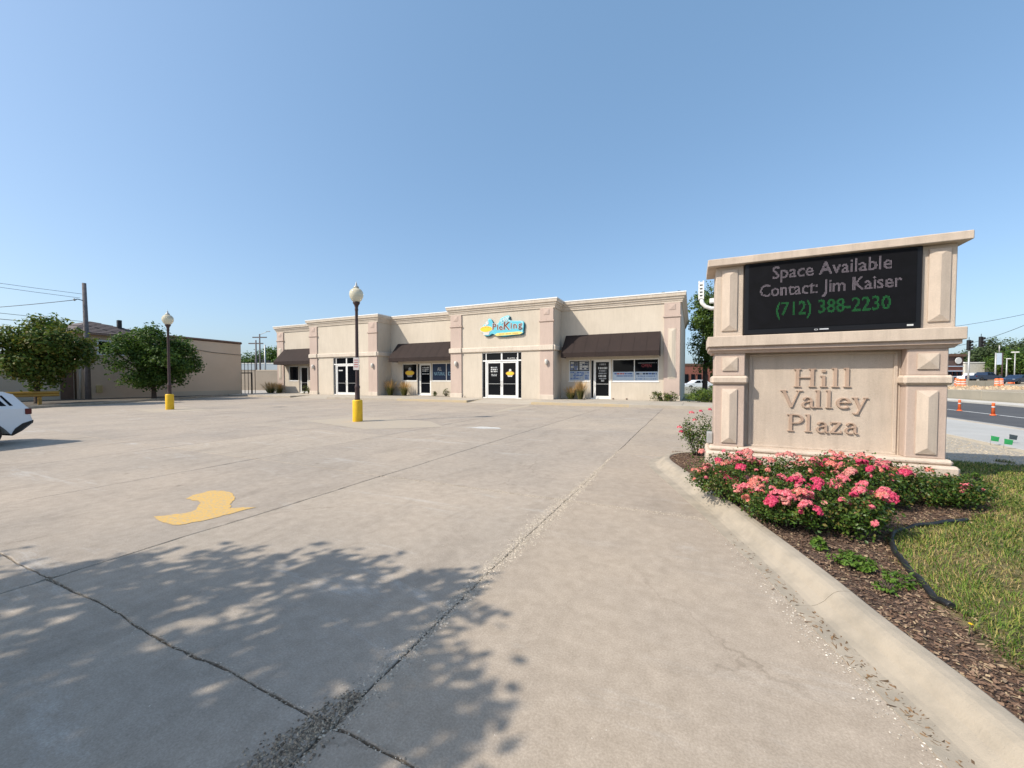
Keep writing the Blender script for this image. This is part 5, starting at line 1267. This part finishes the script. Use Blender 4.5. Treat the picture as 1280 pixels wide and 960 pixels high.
shrub('hedge', 'bright green low hedge at the right end of the building', (.5, 26.3, .1), [(-.5, 0, .35, .5, .45, .35), (.2, 0, .42, .6, .45, .4), (1.0, .1, .45, .6, .5, .42), (1.8, .1, .4, .6, .5, .42)], 4200, .09, M_HEDGE, 4, .09, 'shrubs at the right end of the building', 'hedge')
shrub('hedge', 'darker taller hedge behind the bright hedge beside the building', (.6, 28.6, .05), [(-.3, 0, .5, .6, .6, .5), (.6, 0, .55, .7, .6, .55), (1.6, 0, .5, .7, .6, .5)], 3000, .11, M_LEAF2, 5, .12, 'shrubs at the right end of the building', 'hedge')
for q, (x, y, s_, lb_) in enumerate(((-35.3, 26.9, .55, 'small dark leafy shrub right of the leftmost shop door'), (-34.6, 26.8, .4, 'smaller shrub touching the left unit pilaster'), (-19.6, 27.0, .28, 'tiny sparse shrub below the ALL NATURAL window'), (-18.5, 27.0, .42, 'thin upright seedling right of the tiny shrub'), (-20.0 + 1.0 - 20.6, 24.9, .0, ''))):
    if s_ > 0: shrub('shrub', lb_, (x, y, .15), [(0, 0, s_ * .8, s_ * .6, s_ * .5, s_ * .8)], 260, .09, M_SHR, 50 + q, .07, 'small shrubs in front of the windows')
for (a, b, y0, y1) in ((-8.6, -6.7, 26.5, 27.45), (-24.5, -22.0, 26.2, 27.45), (-20.2, -17.4, 26.75, 27.45)):
    m = MB(); m.add([(a, y0, .158), (b, y0, .158), (b, y1, .158), (a, y1, .158)], [(0, 1, 2, 3)]); m.build('planting_patch', MATS['dark_strip_soil'], walk)
# tall tree right of the building
tree('tall_tree', 'tall narrow green tree between the building end and the monument sign', (1.0, 41, 0), 3.0, .22, [(-.2, 0, 8.2, 1.3, 1.3, 1.5), (.5, 0, 9.2, 1.2, 1.2, 1.2), (1.3, .4, 8.4, 1.3, 1.2, 1.6), (-.3, 0, 6.6, 1.2, 1.3, 1.3), (.9, 0, 6.4, 1.4, 1.3, 1.3), (-.3, 0, 4.9, 1.0, 1.2, 1.1), (.9, 0, 4.6, 1.3, 1.2, 1.2), (-.1, 0, 3.3, .9, 1.0, .9), (1.1, 0, 3.0, 1.1, 1.0, 1.0), (.3, 0, 7.5, 1.5, 1.2, 1.6)], 13000, .22, M_LEAF4, 33, .26)
# ------------------------------------------------------------------ white slotted hooked arm behind the sign
wa = thing('steel_sign_arm', 'white slotted hooked steel arm rising behind the left of the monument sign', 'steel arm', (.0, 12.0, 0))
W_ = M_WHITE
m = MB()
for k in range(5): m.box(.10, .24, 0, .14, 3.74 + k * .095, 3.755 + k * .095 + .035)
m.box(.10, .135, .001, .139, 3.72, 4.22); m.box(.205, .24, .001, .139, 3.72, 4.22); m.box(.136, .204, .10, .135, 3.73, 4.21)
m.build('slotted_mast', W_, wa)
m = MB(); m.tube([(.17, .07, 3.76), (.20, .07, 3.62), (.28, .07, 3.52), (.42, .07, 3.46), (.75, .07, 3.44)], [.06, .055, .05, .05, .05], 8); m.build('hook', W_, wa)
m = MB(); m.box(.38, .9, .0, .14, 3.60, 3.72, .01); m.build('cross_plate', W_, wa)
m = MB(); m.tube([(.80, .07, 0), (.80, .07, 3.75)], .08, 8); m.build('post', W_, wa)

# ------------------------------------------------------------------ street on the right
m = MB(); m.add([(8.62, -60, -.02), (16.6, -60, -.02), (16.6, 400, -.02), (8.62, 400, -.02)], [(0, 1, 2, 3)]); street = struct('road', m, M_ASPH)
for y0 in range(-40, 200, 200): pass
m = MB(); m.add([(11.95, -60, -.016), (12.08, -60, -.016), (12.08, 300, -.016), (11.95, 300, -.016)], [(0, 1, 2, 3)]); m.build('lane_line', pm('lane_white', (.6, .6, .58)), street)
m = MB(); m.add([(8.62, -60, -.014), (9.5, -60, -.014), (9.5, 300, -.014), (8.62, 300, -.014)], [(0, 1, 2, 3)]); m.build('gutter', pm('gutter_pale', (.36, .35, .33), (.2, .2, .2), 1.0), street)
sw = thing('sidewalk', None, None); sw['kind'] = 'structure'
for k in range(-3, 26):
    MB().box(6.05, 8.40, k * 1.8 + .006, k * 1.8 + 1.794, -.1, .10, .008).build('paving_slab', pm('new_concrete', (.42, .41, .385), (.37, .36, .335), 1.0, .85, .2, 80, objrand=.05), sw)
MB().box(8.41, 8.61, -60, 300, -.1, .11, .02).build('curb_stone', M_WALK, sw)
m = MB(); m.add([(5.74, -3, .085), (6.06, -3, .085), (6.06, 23, .085), (5.74, 23, .085)], [(0, 1, 2, 3)]); m.add([(4.5, 22, .06), (8.4, 22, .06), (8.4, 300, .06), (4.5, 300, .06)], [(0, 1, 2, 3)]); m.build('gravel_margin', MATS['gravel_stone'], sw)
MB().box(16.61, 17.9, -60, 300, -.1, .10, .02).build('median_strip', pm('pale_concrete', (.52, .50, .46), (.46, .44, .40), .8), sw)
rw = thing('retaining_wall', 'low beige concrete wall along the far side of the road', 'wall')
for k in range(0, 22):
    MB().box(18.0, 18.3, 8 + k * 6 + .02, 14 + k * 6 - .02, -.1, .74 + .03 * (k % 2), .02).build('wall_panel', pm('old_concrete_wall', (.36, .32, .25), (.30, .27, .21), .7, objrand=.05), rw)
# raised dusty ground beyond the wall
m = MB(); prof = [(18.3, .66), (33, .62), (45, .88), (52, 1.25), (400, 1.3)]; V = []
for x, z in prof: V += [(x, -60, z), (x, 60, z), (x, 500, z)]
F = [(3 * i + j, 3 * i + 3 + j, 3 * i + 4 + j, 3 * i + 1 + j) for i in range(len(prof) - 1) for j in range(2)]
m.add(V, F); struct('raised_ground', m, pm('dusty_fill', (.37, .31, .23), (.30, .24, .16), .12, .95, .5, 10))
rb = random.Random(6); sp = []
for k in range(700):
    f_ = rb.uniform(34, 48); px_ = rb.uniform(1180, 1290); r_ = (px_ - 640) / 490 * f_; x, y = rotF(f_, r_)
    if x > 18.6: sp.append((x, y, .62, rb.uniform(.05, .28)))
random.seed(6); pebbles('rubble', sp, pm('rubble_mix', (.40, .34, .26), (.42, .27, .14), .12, .95, .2, 10, island=.3), label='broken concrete rubble and orange soil heaped beyond the wall', cat='rubble', flat=.9)
# channeliser cones
def cone(loc, label, h=.54, group='orange cones on the road'):
    t = thing('traffic_cone', label, 'traffic cone', loc, 0, group)
    m = MB(); m.lathe([(.10, 0), (.10, .03), (.06, .05)], n=10); m.build('foot', M_ORANGE, t)
    m = MB(); m.lathe([(.06, .05), (.048, h - .04), (.055, h - .02), (.03, h)], n=12); m.build('tube', M_ORANGE, t)
    m = MB(); m.lathe([(.0565, h * .62), (.054, h * .72)], n=12); m.build('reflective_band', V_W, t); return t
c0 = cone((11.9, 26.7, -.016), 'orange tubular cone on the road just right of the monument sign'); again(c0, 'orange tubular cone on the road nearest the right edge', (11.65, 23.8, -.016)); again(c0, 'orange tubular cone half hidden by the sign pillar', (10.9, 26.2, -.016))
def barrel(f_, r_, z, label):
    x, y = rotF(f_, r_); t = thing('traffic_barrel', label, 'traffic barrel', (x, y, z), 0, 'orange barrels in the road works')
    m = MB(); m.lathe([(.32, 0), (.32, .06), (.27, .08), (.25, .45), (.24, .5), (.22, .85), (.19, .98), (.05, 1.0)], n=12); m.build('drum', M_ORANGE, t)
    m = MB(); m.lathe([(.268, .30), (.262, .42)], n=12); m.build('band', V_W, t); m = MB(); m.lathe([(.247, .56), (.238, .68)], n=12); m.build('band', V_W, t); return t
b0 = barrel(50, 57.0, .66, 'orange barrel left of the white pickup')
for f_, px_, z, lb_ in ((48, 1204, .66, 'orange barrel in front of the white pickup nose'), (52, 1246, .7, 'orange barrel at the left end of the long car row gap'), (53, 1251, .72, 'orange barrel left of the dark blue car at the right edge'), (56, 1196, .75, 'orange barrel below the clock building'), (62, 1263, .95, 'orange barrel above the dark blue car at the right edge'), (62, 1268, .95, 'orange barrel farthest right behind the dark blue car')):
    x, y = rotF(f_, (px_ - 640) / 490 * f_); again(b0, lb_, (x, y, z))
jb = thing('jersey_barrier', 'long grey concrete barrier in front of the dark blue pickup', 'barrier')
a = rotF(50, (1209 - 640) / 490 * 50); b = rotF(50, (1243 - 640) / 490 * 50)
for k in range(3):
    p = Vector(a).lerp(Vector(b), k / 3 + .01); q = Vector(a).lerp(Vector(b), (k + 1) / 3 - .01); wallseg(p, q, .6, 1.42, .35, pm('old_concrete_wall', (.36, .32, .25)), 'barrier_segment', jb)
# vehicles beyond
pick_side = [(-2.6, .45), (-2.62, .85), (-2.5, 1.05), (-1.35, 1.12), (-.85, 1.70), (.35, 1.74), (.55, 1.15), (2.55, 1.12), (2.6, .5), (2.2, .42)] + [(1.65 + .42 * math.cos(math.pi * i / 6), .36 + .42 * math.sin(math.pi * i / 6)) for i in range(7)][1:-1] + [(1.2, .40), (-1.2, .40)] + [(-1.65 + .42 * math.cos(math.pi * i / 6), .36 + .42 * math.sin(math.pi * i / 6)) for i in range(7)][1:-1] + [(-2.1, .42)]
def far_vehicle(name, label, f_, px_, z, rz, paint, side, glass, sc=1.0, cat='pickup'):
    x, y = rotF(f_, (px_ - 640) / 490 * f_)
    return prof_car(name, label, (x, y, z), rz, sc, side, glass, [(1.62, .38), (-1.62, .38)], 1.9, paint, 1.7, 1.15, [('tail_lamp', 2.45, 2.62, .7, .9, .85, 1.05, M_TAIL), ('head_lamp', -2.64, -2.45, .65, .9, .75, .95, M_HEAD)], cat=cat, group='vehicles beyond the road works')
PG = [[(-1.15, 1.16), (-.78, 1.62), (-.30, 1.65), (-.30, 1.16)], [(-.22, 1.16), (-.22, 1.65), (.28, 1.66), (.42, 1.16)]]
far_vehicle('pickup_truck', 'white pickup truck behind the road works', 84, 1216, 1.28, HEAD + R(5), M_CARW, pick_side, PG)
far_vehicle('pickup_truck', 'dark blue pickup truck in front of the white one', 74, 1229, 1.25, HEAD + R(185), M_CARB, pick_side, PG, 1.0)
sedan = [(-2.2, .35), (-2.25, .7), (-1.9, .85), (-1.1, .95), (-.5, 1.38), (.6, 1.42), (1.35, 1.02), (2.1, .98), (2.2, .7), (2.15, .4)] + [(1.38 + .36 * math.cos(math.pi * i / 6), .32 + .36 * math.sin(math.pi * i / 6)) for i in range(7)][1:-1] + [(1.0, .30), (-1.0, .30)] + [(-1.38 + .36 * math.cos(math.pi * i / 6), .32 + .36 * math.sin(math.pi * i / 6)) for i in range(7)][1:-1]
x, y = rotF(60, (1272 - 640) / 490 * 60)
prof_car('far_car', 'dark blue car cut by the right edge of the view', (x, y, .88), HEAD + R(10), 1.0, sedan, [[(-.9, .98), (-.45, 1.32), (.05, 1.35), (.05, .98)], [(.12, .98), (.12, 1.35), (.55, 1.34), (1.1, 1.0)]], [(1.38, .33), (-1.38, .33)], 1.8, M_CARB, 1.4, .98, [('tail_lamp', 2.05, 2.22, .6, .86, .72, .88, M_TAIL), ('head_lamp', -2.24, -2.1, .6, .86, .62, .76, M_HEAD)], group='vehicles beyond the road works')
x, y = rotF(56, (872 - 640) / 490 * 56)
prof_car('far_car', 'white car parked far off between the building and the sign', (x, y, .1), HEAD, 1.0, sedan, [[(-.9, .98), (-.45, 1.32), (.05, 1.35), (.05, .98)], [(.12, .98), (.12, 1.35), (.55, 1.34), (1.1, 1.0)]], [(1.38, .33), (-1.38, .33)], 1.8, M_CARW, 1.4, .98, [('tail_lamp', 2.05, 2.22, .6, .86, .72, .88, M_TAIL), ('head_lamp', -2.24, -2.1, .6, .86, .62, .76, M_HEAD)])
# buildings beyond
def fbox(name, f_, p0, p1, z0, z1, dep, mat, label=None, cat=None, parent=None, shrink=0):
    a = rotF(f_, (p0 - 640) / 490 * f_); b = rotF(f_, (p1 - 640) / 490 * f_); return wallseg(a, b, z0, z1, dep, mat, name, parent, label=label, cat=cat)
ct = thing('clock_building', 'red brick corner building with round clock and dark flat roof', 'building')
fbox('wall', 92, 1168, 1203, 0, 7.0, 8, M_BRICK, parent=ct); fbox('roof', 91.5, 1166, 1207, 7.0, 7.6, 9, M_BROWNT, parent=ct); fbox('upper_panel', 91.9, 1182, 1202.5, 5.0, 6.9, .2, pm('dark_brown_panel', (.12, .08, .07)), parent=ct)
x, y = rotF(91.6, (1197 - 640) / 490 * 91.6); m = MB(); m.lathe([(.75, -.05), (.78, .0), (.78, .08), (.7, .1)], n=20); o = m.build('clock_face', V_W, ct); o.location = (x, y, 6.0); o.rotation_euler = (R(90), 0, HEAD + R(0))
for z in (2.2, 3.5, 4.6): fbox('stone_band', 91.7, 1180, 1204, z, z + .22, .5, V_LB, parent=ct)
for px_ in (1186, 1192, 1198): fbox('window', 91.75, px_, px_ + 3.5, 2.5, 3.4, .3, M_GLASS, parent=ct)
bx = thing('box_building', 'plain white box building behind the pickups', 'building'); fbox('wall', 104, 1206, 1230, 0, 6.0, 12, pm('box_white', (.56, .54, .47)), parent=bx); fbox('parapet', 103.9, 1205.5, 1230.5, 6.0, 6.25, 12.2, M_WHITE, parent=bx)
lw_ = thing('low_store', 'long low brown-roofed store at the foot of the wooded hill', 'building'); fbox('wall', 118, 1228, 1300, 0, 4.0, 12, pm('store_tan', (.34, .27, .20)), parent=lw_); fbox('roof', 117, 1227, 1302, 4.0, 5.4, 14, pm('store_roof', (.17, .15, .11)), parent=lw_)
for px_ in range(1234, 1296, 9): fbox('window', 117.9, px_, px_ + 5, 1.8, 3.4, .3, M_GLASS, parent=lw_)
br = thing('brick_store', 'low red brick store glimpsed between the building and the sign', 'building'); fbox('wall', 74, 850, 912, 0, 4.2, 8, M_BRICK, parent=br); fbox('parapet', 73.9, 849, 913, 4.2, 4.6, 8.3, M_BROWNT, parent=br)
for px_ in range(856, 908, 8): fbox('window', 73.9, px_, px_ + 4.5, 1.0, 2.6, .3, M_GLASS, parent=br)
fbox('low_wall', 44, 856, 900, 0, .75, .3, pm('box_white', (.56, .54, .47)), 'low pale wall behind the hedge at the building end', 'wall')
# signals, poles, wires on the right
def sgp(f_, px_, yy): x, y = rotF(f_, (px_ - 640) / 490 * f_); return Vector((x, y, 1.5 + (475 - yy) * f_ / 490))
M_LENS = pm('dark_lens', (.03, .01, .01), None, 3, .3, 0)
def signal(p, label):
    t = thing('traffic_signal', label, 'traffic signal', p, HEAD + R(15), 'traffic signals on the span wire')
    MB().box(-.17, .17, -.10, .12, -.52, .52, .03).build('housing', M_BLACK, t)
    for k in range(3):
        m = MB(); m.tube([(0, -.11, .33 - .33 * k), (0, -.28, .33 - .33 * k)], [.13, .12], 10); v = m.build('visor', M_BLACK, t); m = MB(); m.tube([(0, -.12, .33 - .33 * k), (0, -.125, .33 - .33 * k)], .10, 10); m.build('lens', M_LENS, v)
    m = MB(); m.tube([(0, 0, .5), (0, 0, .80)], .025, 6); m.build('hanger', M_BLACK, t); return t
signal(sgp(40, 1209.5, 431.5), 'black traffic signal on the span wire nearer the sign'); signal(sgp(39, 1224.5, 427.5), 'black traffic signal on the span wire farther from the sign')
wire('span wire carrying the two traffic signals', sgp(42, 1186, 434), sgp(34, 1300, 397), .35, .02, group='wires over the road')
wire('higher wire above the signals crossing to the right edge', sgp(42, 1186, 409), sgp(34, 1300, 388.5), .1, .018, group='wires over the road')
def pole_at(name, label, f_, px_, y0, ztop_y, r, mat, cat='pole'):
    p = sgp(f_, px_, ztop_y); t = thing(name, label, cat, (p.x, p.y, 0)); m = MB(); m.tube([(0, 0, 0), (0, 0, p.z)], [r, r * .8], 8); m.build('pole', mat, t); return t, p
t_, p = pole_at('signal_pole', 'light grey signal pole below the nearer traffic signal', 66, 1210, 0, 439, .15, M_GREYST)
t_, p = pole_at('sign_post', 'tall pale pole sign with white panel among the trees', 85, 1243.5, 0, 441, .16, M_GREYST, 'sign'); 
MB().box(.1, .9, -.1, .1, p.z - 2.6, p.z - .1, .03).build('panel', V_LB, t_); m = MB(); m.tube([(1.0, 0, 0), (1.0, 0, p.z)], .13, 8); m.build('pole', M_BROWNPOLE, t_); m = MB(); m.tube([(.5, 0, p.z), (.5, 0, p.z + 1.6)], .1, 6); m.build('finial', M_GREYST, t_)
t_, p = pole_at('flood_light_pole', 'pole with double floodlights against the wooded hill', 92, 1267.5, 0, 441, .12, M_GREYST, 'light pole'); MB().box(-.6, .6, -.2, .2, p.z, p.z + .25, .03).build('lamp_head', M_WHITE, t_)
t_, p = pole_at('flood_light_pole', 'shorter pale pole left of the double floodlights', 95, 1257.5, 0, 449, .14, M_GREYST, 'light pole'); MB().box(-.1, .7, -.15, .15, p.z, p.z + .2, .03).build('lamp_head', M_WHITE, t_)
# small utility marking flags in the gravel
for (x, y, c, lb_) in ((5.85, 12.0, pm('flag_green', (.03, .33, .10)), 'upper green marker flag on a wire beside the sidewalk'), (5.80, 11.5, pm('flag_green', (.03, .33, .10)), 'lower green marker flag tilted beside the sidewalk'), (6.38, 12.5, pm('flag_dark', (.05, .07, .08)), 'dark marker flag on the sidewalk edge')):
    t = thing('marker_flag', lb_, 'marker flag', (x, y, .1)); m = MB(); m.tube([(0, 0, 0), (0, 0, .20)], .004, 4); m.build('wire', M_GREYST, t); m = MB(); m.add([(0, 0, .09), (.14, .04, .07), (.15, .03, .17), (0, 0, .20)], [(0, 1, 2, 3)]); m.build('flag', c, t)
# wooded hill: separate trees
TT = [(128, 1176, 9.5, 7), (130, 1190, 9.8, 8), (135, 1203, 10.2, 8), (128, 1214, 11.4, 8), (132, 1226, 13.2, 9), (126, 1236, 14.0, 9), (134, 1247, 12.4, 9), (128, 1256, 14.2, 9), (124, 1266, 14.6, 9), (130, 1277, 14.8, 9), (126, 1290, 15.2, 10), (104, 1262, 8.2, 7), (100, 1275, 9.6, 7), (102, 1288, 9.0, 7)]
NM = ['hazy low tree right behind the clock building', 'low tree above the clock building roof', 'tree directly behind the signal pole', 'tree behind the white box building, left', 'taller spreading tree behind the white box building', 'tree crown left of the white pole sign', 'tree right of the white pole sign', 'rounded tree left of the double floodlights', 'tree directly behind the double floodlights', 'tree just right of the double floodlights', 'tree cut by the right edge on the hill', 'dark nearer tree below the floodlights, left', 'dark nearer tree below the floodlights', 'dark nearer tree at the right edge']
for q, (f_, px_, h_, s_) in enumerate(TT):
    x, y = rotF(f_, (px_ - 640) / 490 * f_)
    tree('hill_tree', NM[q], (x, y, .8), 3.0, .3, crown_blobs(s_ * .72, s_ * .72, 2.0, h_ - .8, 13, 70 + q, 1.7, 2.5), 4200, .62, M_LEAF3 if q < 11 else M_LEAF2, 80 + q, .7, group='trees on the wooded hill')

# ------------------------------------------------------------------ rose bed
M_ROSEL = leafmat('rose_leaf', [(.028, .065, .014), (.045, .095, .018), (.075, .14, .024), (.11, .175, .03), (.17, .12, .04)], .32, .4)
PK = [leafmat('rose_pink', [(.74, .10, .17), (.84, .22, .29), (.88, .42, .44)], .3, .6), leafmat('rose_coral', [(.74, .16, .14), (.82, .30, .25), (.86, .48, .40)], .3, .6), leafmat('rose_magenta', [(.62, .03, .12), (.75, .08, .20), (.80, .18, .28)], .3, .6), leafmat('rose_pale', [(.78, .28, .26), (.85, .46, .42), (.72, .20, .20)], .3, .6)]
def bloom_mesh(seed, n, r, mat):
    rng = np.random.default_rng(seed); P = []; N = []
    nb = max(3, n // 12)
    for k in range(nb):
        u = (k + .5) / nb; ph = k * 2.399 + rng.uniform(-.3, .3); rr = math.sqrt(u)
        d = np.array([math.cos(ph) * rr, math.sin(ph) * rr, .95 * math.sqrt(max(0, 1 - u * .85))]); c = d * r * rng.uniform(.85, 1.1)
        t1 = np.cross(d, [0.3, .1, 1]); t1 /= np.linalg.norm(t1) + 1e-6; t2 = np.cross(d, t1)
        for j in range(13):
            a = j * 2.399; q = .2 + .8 * j / 13; e = (t1 * math.cos(a) + t2 * math.sin(a)) * q * .0125 + d * .010 * (1 - q)
            P.append(c + e); N.append((t1 * math.cos(a) + t2 * math.sin(a)) * (1.1 - q) + d * .8)
    return leaf_mesh('rose_cluster', P, N, .019, .95, .6, seed, mat)
BM = [bloom_mesh(100 + i, [110, 190, 320, 60][i // 4 % 4], [.030, .042, .056, .018][i // 4 % 4], PK[i % 4]) for i in range(16)]
RB = [((.42, 5.80), .48, .46, 'rose bush at the left corner of the sign, leaning over the kerb'), ((.40, 5.10), .42, .42, 'rose bush overhanging the kerb, leftmost in front'), ((.84, 4.50), .38, .42, 'front rose bush with the biggest pink clusters'), ((1.26, 4.50), .38, .46, 'rose bush in front beside the dark mulch hollow'), ((1.15, 5.65), .50, .48, 'rose bush under the word Plaza'), ((1.75, 5.65), .46, .50, 'rose bush in front of the right half of the sign'), ((1.75, 6.25), .42, .46, 'rose bush close against the centre of the sign base'), ((2.30, 5.88), .40, .42, 'taller leafy rose bush by the right pillar'), ((2.60, 5.98), .30, .34, 'low rose bush spreading past the right pillar'), ((2.93, 6.38), .25, .22, 'sprawling rose bush at the right end touching the lawn')]
kk = 0
for bi, ((x, y), r, h, lb_) in enumerate(RB):
    t = thing('rose_bush', lb_, 'rose bush', (x, y, .11), 0, 'pink rose bushes in front of the monument sign'); rnd = random.Random(200 + bi)
    bl = [(0, 0, h * .5, r * .9, r * .9, h * .46)]
    for q in range(6):
        a = rnd.uniform(0, 6.28); rr = r * rnd.uniform(.45, .75); bl.append((math.cos(a) * rr, math.sin(a) * rr, h * rnd.uniform(.35, .72), r * .38, r * .38, h * .32))
    P, Nn, tw = clump_leaves(bl, 5200 if r > .35 else 3400, 300 + bi, .040, 330, inner=.3); P[:, 2] = np.maximum(P[:, 2], .015)
    obj('foliage', leaf_mesh('foliage', P, Nn, .032, .62, .3, 300 + bi, M_ROSEL), t)
    m = MB()
    for k in range(26):
        q = Vector(tw[k]); q.z = max(q.z, .05); m.tube([(q.x * .2, q.y * .2, -.02), (q.x * .6, q.y * .6, q.z * .55), q], [.006, .004, .0025], 4)
    m.build('stems', M_BARK, t)
    nb = int([26, 24, 28, 18, 20, 14, 13, 6, 3, 3][bi])
    for k in range(nb + (16 if bi < 7 else 3)):
        b = bl[rnd.randrange(len(bl))]
        a = rnd.uniform(0, 6.28); el = rnd.uniform(.1, 1.4); d = Vector((math.cos(a) * math.cos(el), -abs(math.sin(a) * math.cos(el)) if rnd.random() < .7 else math.sin(a) * math.cos(el), math.sin(el)))
        p = Vector(b[:3]) + Vector((d.x * b[3], d.y * b[4], d.z * b[5])) * 1.12
        i = rnd.randrange(16); 
        if bi in (0, 4, 6) and i % 4 == 2: i += 1
        if bi in (2, 3) and rnd.random() < .35: i = rnd.choice([8, 9, 10])
        if k >= nb: i = 12 + rnd.choice([0, 0, 1, 1, 3])
        o = obj('rose_cluster', BM[i % 16], t); o.location = p; q = d.to_track_quat('Z', 'Y').to_euler(); o.rotation_euler = (q.x * .7, q.y * .7, rnd.uniform(0, 6)); s_ = rnd.uniform(.8, 1.15); o.scale = (s_,) * 3
# rose behind the sign at the left, weeds, dandelion
t = thing('rose_bush', 'leggy rose bush poking out left of the sign above the bed nose', 'rose bush', (.08, 7.95, .10), 0, 'pink rose bushes around the sign')
bl = [(.0, 0, .25, .22, .2, .2), (-.08, 0, .5, .2, .2, .2), (.1, 0, .62, .2, .2, .25), (-.16, -.03, .45, .14, .14, .12), (.18, 0, .35, .2, .2, .25)]
P, Nn, tw = clump_leaves(bl, 2400, 77, .05, 120, inner=.3); obj('foliage', leaf_mesh('foliage', P, Nn, .036, .6, .3, 7, M_ROSEL), t)
m = MB(); rnd = random.Random(9)
for k in range(24): q = Vector(tw[k]); m.tube([(q.x * .2, q.y * .2, -.02), (q.x * .6, q.y * .6, q.z * .5), q], [.006, .004, .0025], 4)
m.build('stems', M_BARK, t)
for p in ((-.27, -.05, .42), (-.30, -.05, .50), (-.10, -.05, .78), (.05, -.05, .82), (.2, 0, .85), (-.05, -.1, .66)): o = obj('rose_cluster', BM[rnd.choice([0, 2, 4, 6])], t); o.location = p
M_WEED = leafmat('weed_leaf', [(.07, .15, .02), (.11, .20, .03), (.15, .24, .04)], .3)
for q, (x, y, r, h, n, lb_) in enumerate(((.95, 3.95, .05, .10, 90, 'small broad-leaved weed in the mulch at the kerb'), (1.10, 3.68, .16, .10, 700, 'dense low weed patch in the mulch below the roses'), (1.30, 3.52, .12, .06, 300, 'light green weed clump by the black edging'), (1.18, 3.35, .08, .04, 120, 'thin pale weed in the mulch near the edging'), (3.35, 7.2, .12, .18, 300, 'small pale weed against the right side of the sign base'))):
    shrub('weed', lb_, (x, y, .105), [(0, 0, h * .5, r * .8, r * .8, h * .5)], n, .03 if q else .06, M_WEED, 60 + q, .015, 'weeds in the planting bed', 'weed')
t = thing('dandelion', 'single yellow dandelion at the edge of the dry grass', 'flower', (1.38, 2.95, .12)); m = MB(); m.tube([(0, 0, -.01), (.005, 0, .055)], .002, 4); m.build('stem', M_WEED, t)
me = leaf_mesh('flower_head', [(.005 + .008 * math.cos(a * 2.4) * (a / 20), .008 * math.sin(a * 2.4) * (a / 20), .056) for a in range(20)], [(math.cos(a * 2.4) * .5, math.sin(a * 2.4) * .5, 1) for a in range(20)], .014, .5, .2, 3, pm('dandelion_yellow', (.8, .55, .02), None, 5, .7, 0)); obj('flower_head', me, t)

# ------------------------------------------------------------------ the big tree behind the photographer that shades the drive
def up_sun(x, y, h):
    h *= .70
    return (x - .91 / 1.28 * h, y - 1.0 / 1.28 * h, h)
TX, TY = -6.2, -4.6
disc = [(-2.05, 1.75, .62, 5.2), (-2.75, 1.85, .52, 5.6), (-3.55, 1.62, .50, 5.4), (-4.25, 1.25, .48, 5.6), (-1.62, 1.95, .45, 5.0), (-1.35, 1.35, .52, 4.8), (-1.12, 1.40, .30, 4.6), (-1.95, 1.05, .65, 5.4), (-2.8, .95, .7, 5.8), (-3.6, .8, .7, 6.0), (-4.6, .45, .75, 6.2), (-1.25, .75, .5, 5.2), (-2.0, .2, .8, 6.0), (-3.0, .0, .9, 6.4), (-4.2, -.3, 1.0, 6.8), (-5.4, -.2, .9, 6.4), (-1.3, -.2, .7, 5.6), (-2.4, -1.0, 1.1, 7.0), (-3.8, -1.5, 1.2, 7.6), (-5.4, -1.4, 1.2, 7.2), (-3.0, -2.6, 1.3, 8.2), (-4.6, -2.9, 1.4, 8.4), (-1.9, 2.35, .28, 5.0), (-2.55, 2.28, .26, 5.0), (-5.2, .6, .6, 6.0), (-6.0, .2, .7, 6.2), (-1.5, 2.4, .2, 4.8)]
bl = []
for sx, sy, r, h in disc:
    p = up_sun(sx, sy, h); bl.append((p[0] - TX, p[1] - TY, p[2], r * .92, r * .92, r * .8))
tree('shade_tree', 'broad leafy tree behind the viewpoint that throws the dappled shade', (TX, TY, 0), 2.4, .22, bl, 27000, .125, M_LEAF1, 55, .095, inner=.25, twigs=1900)
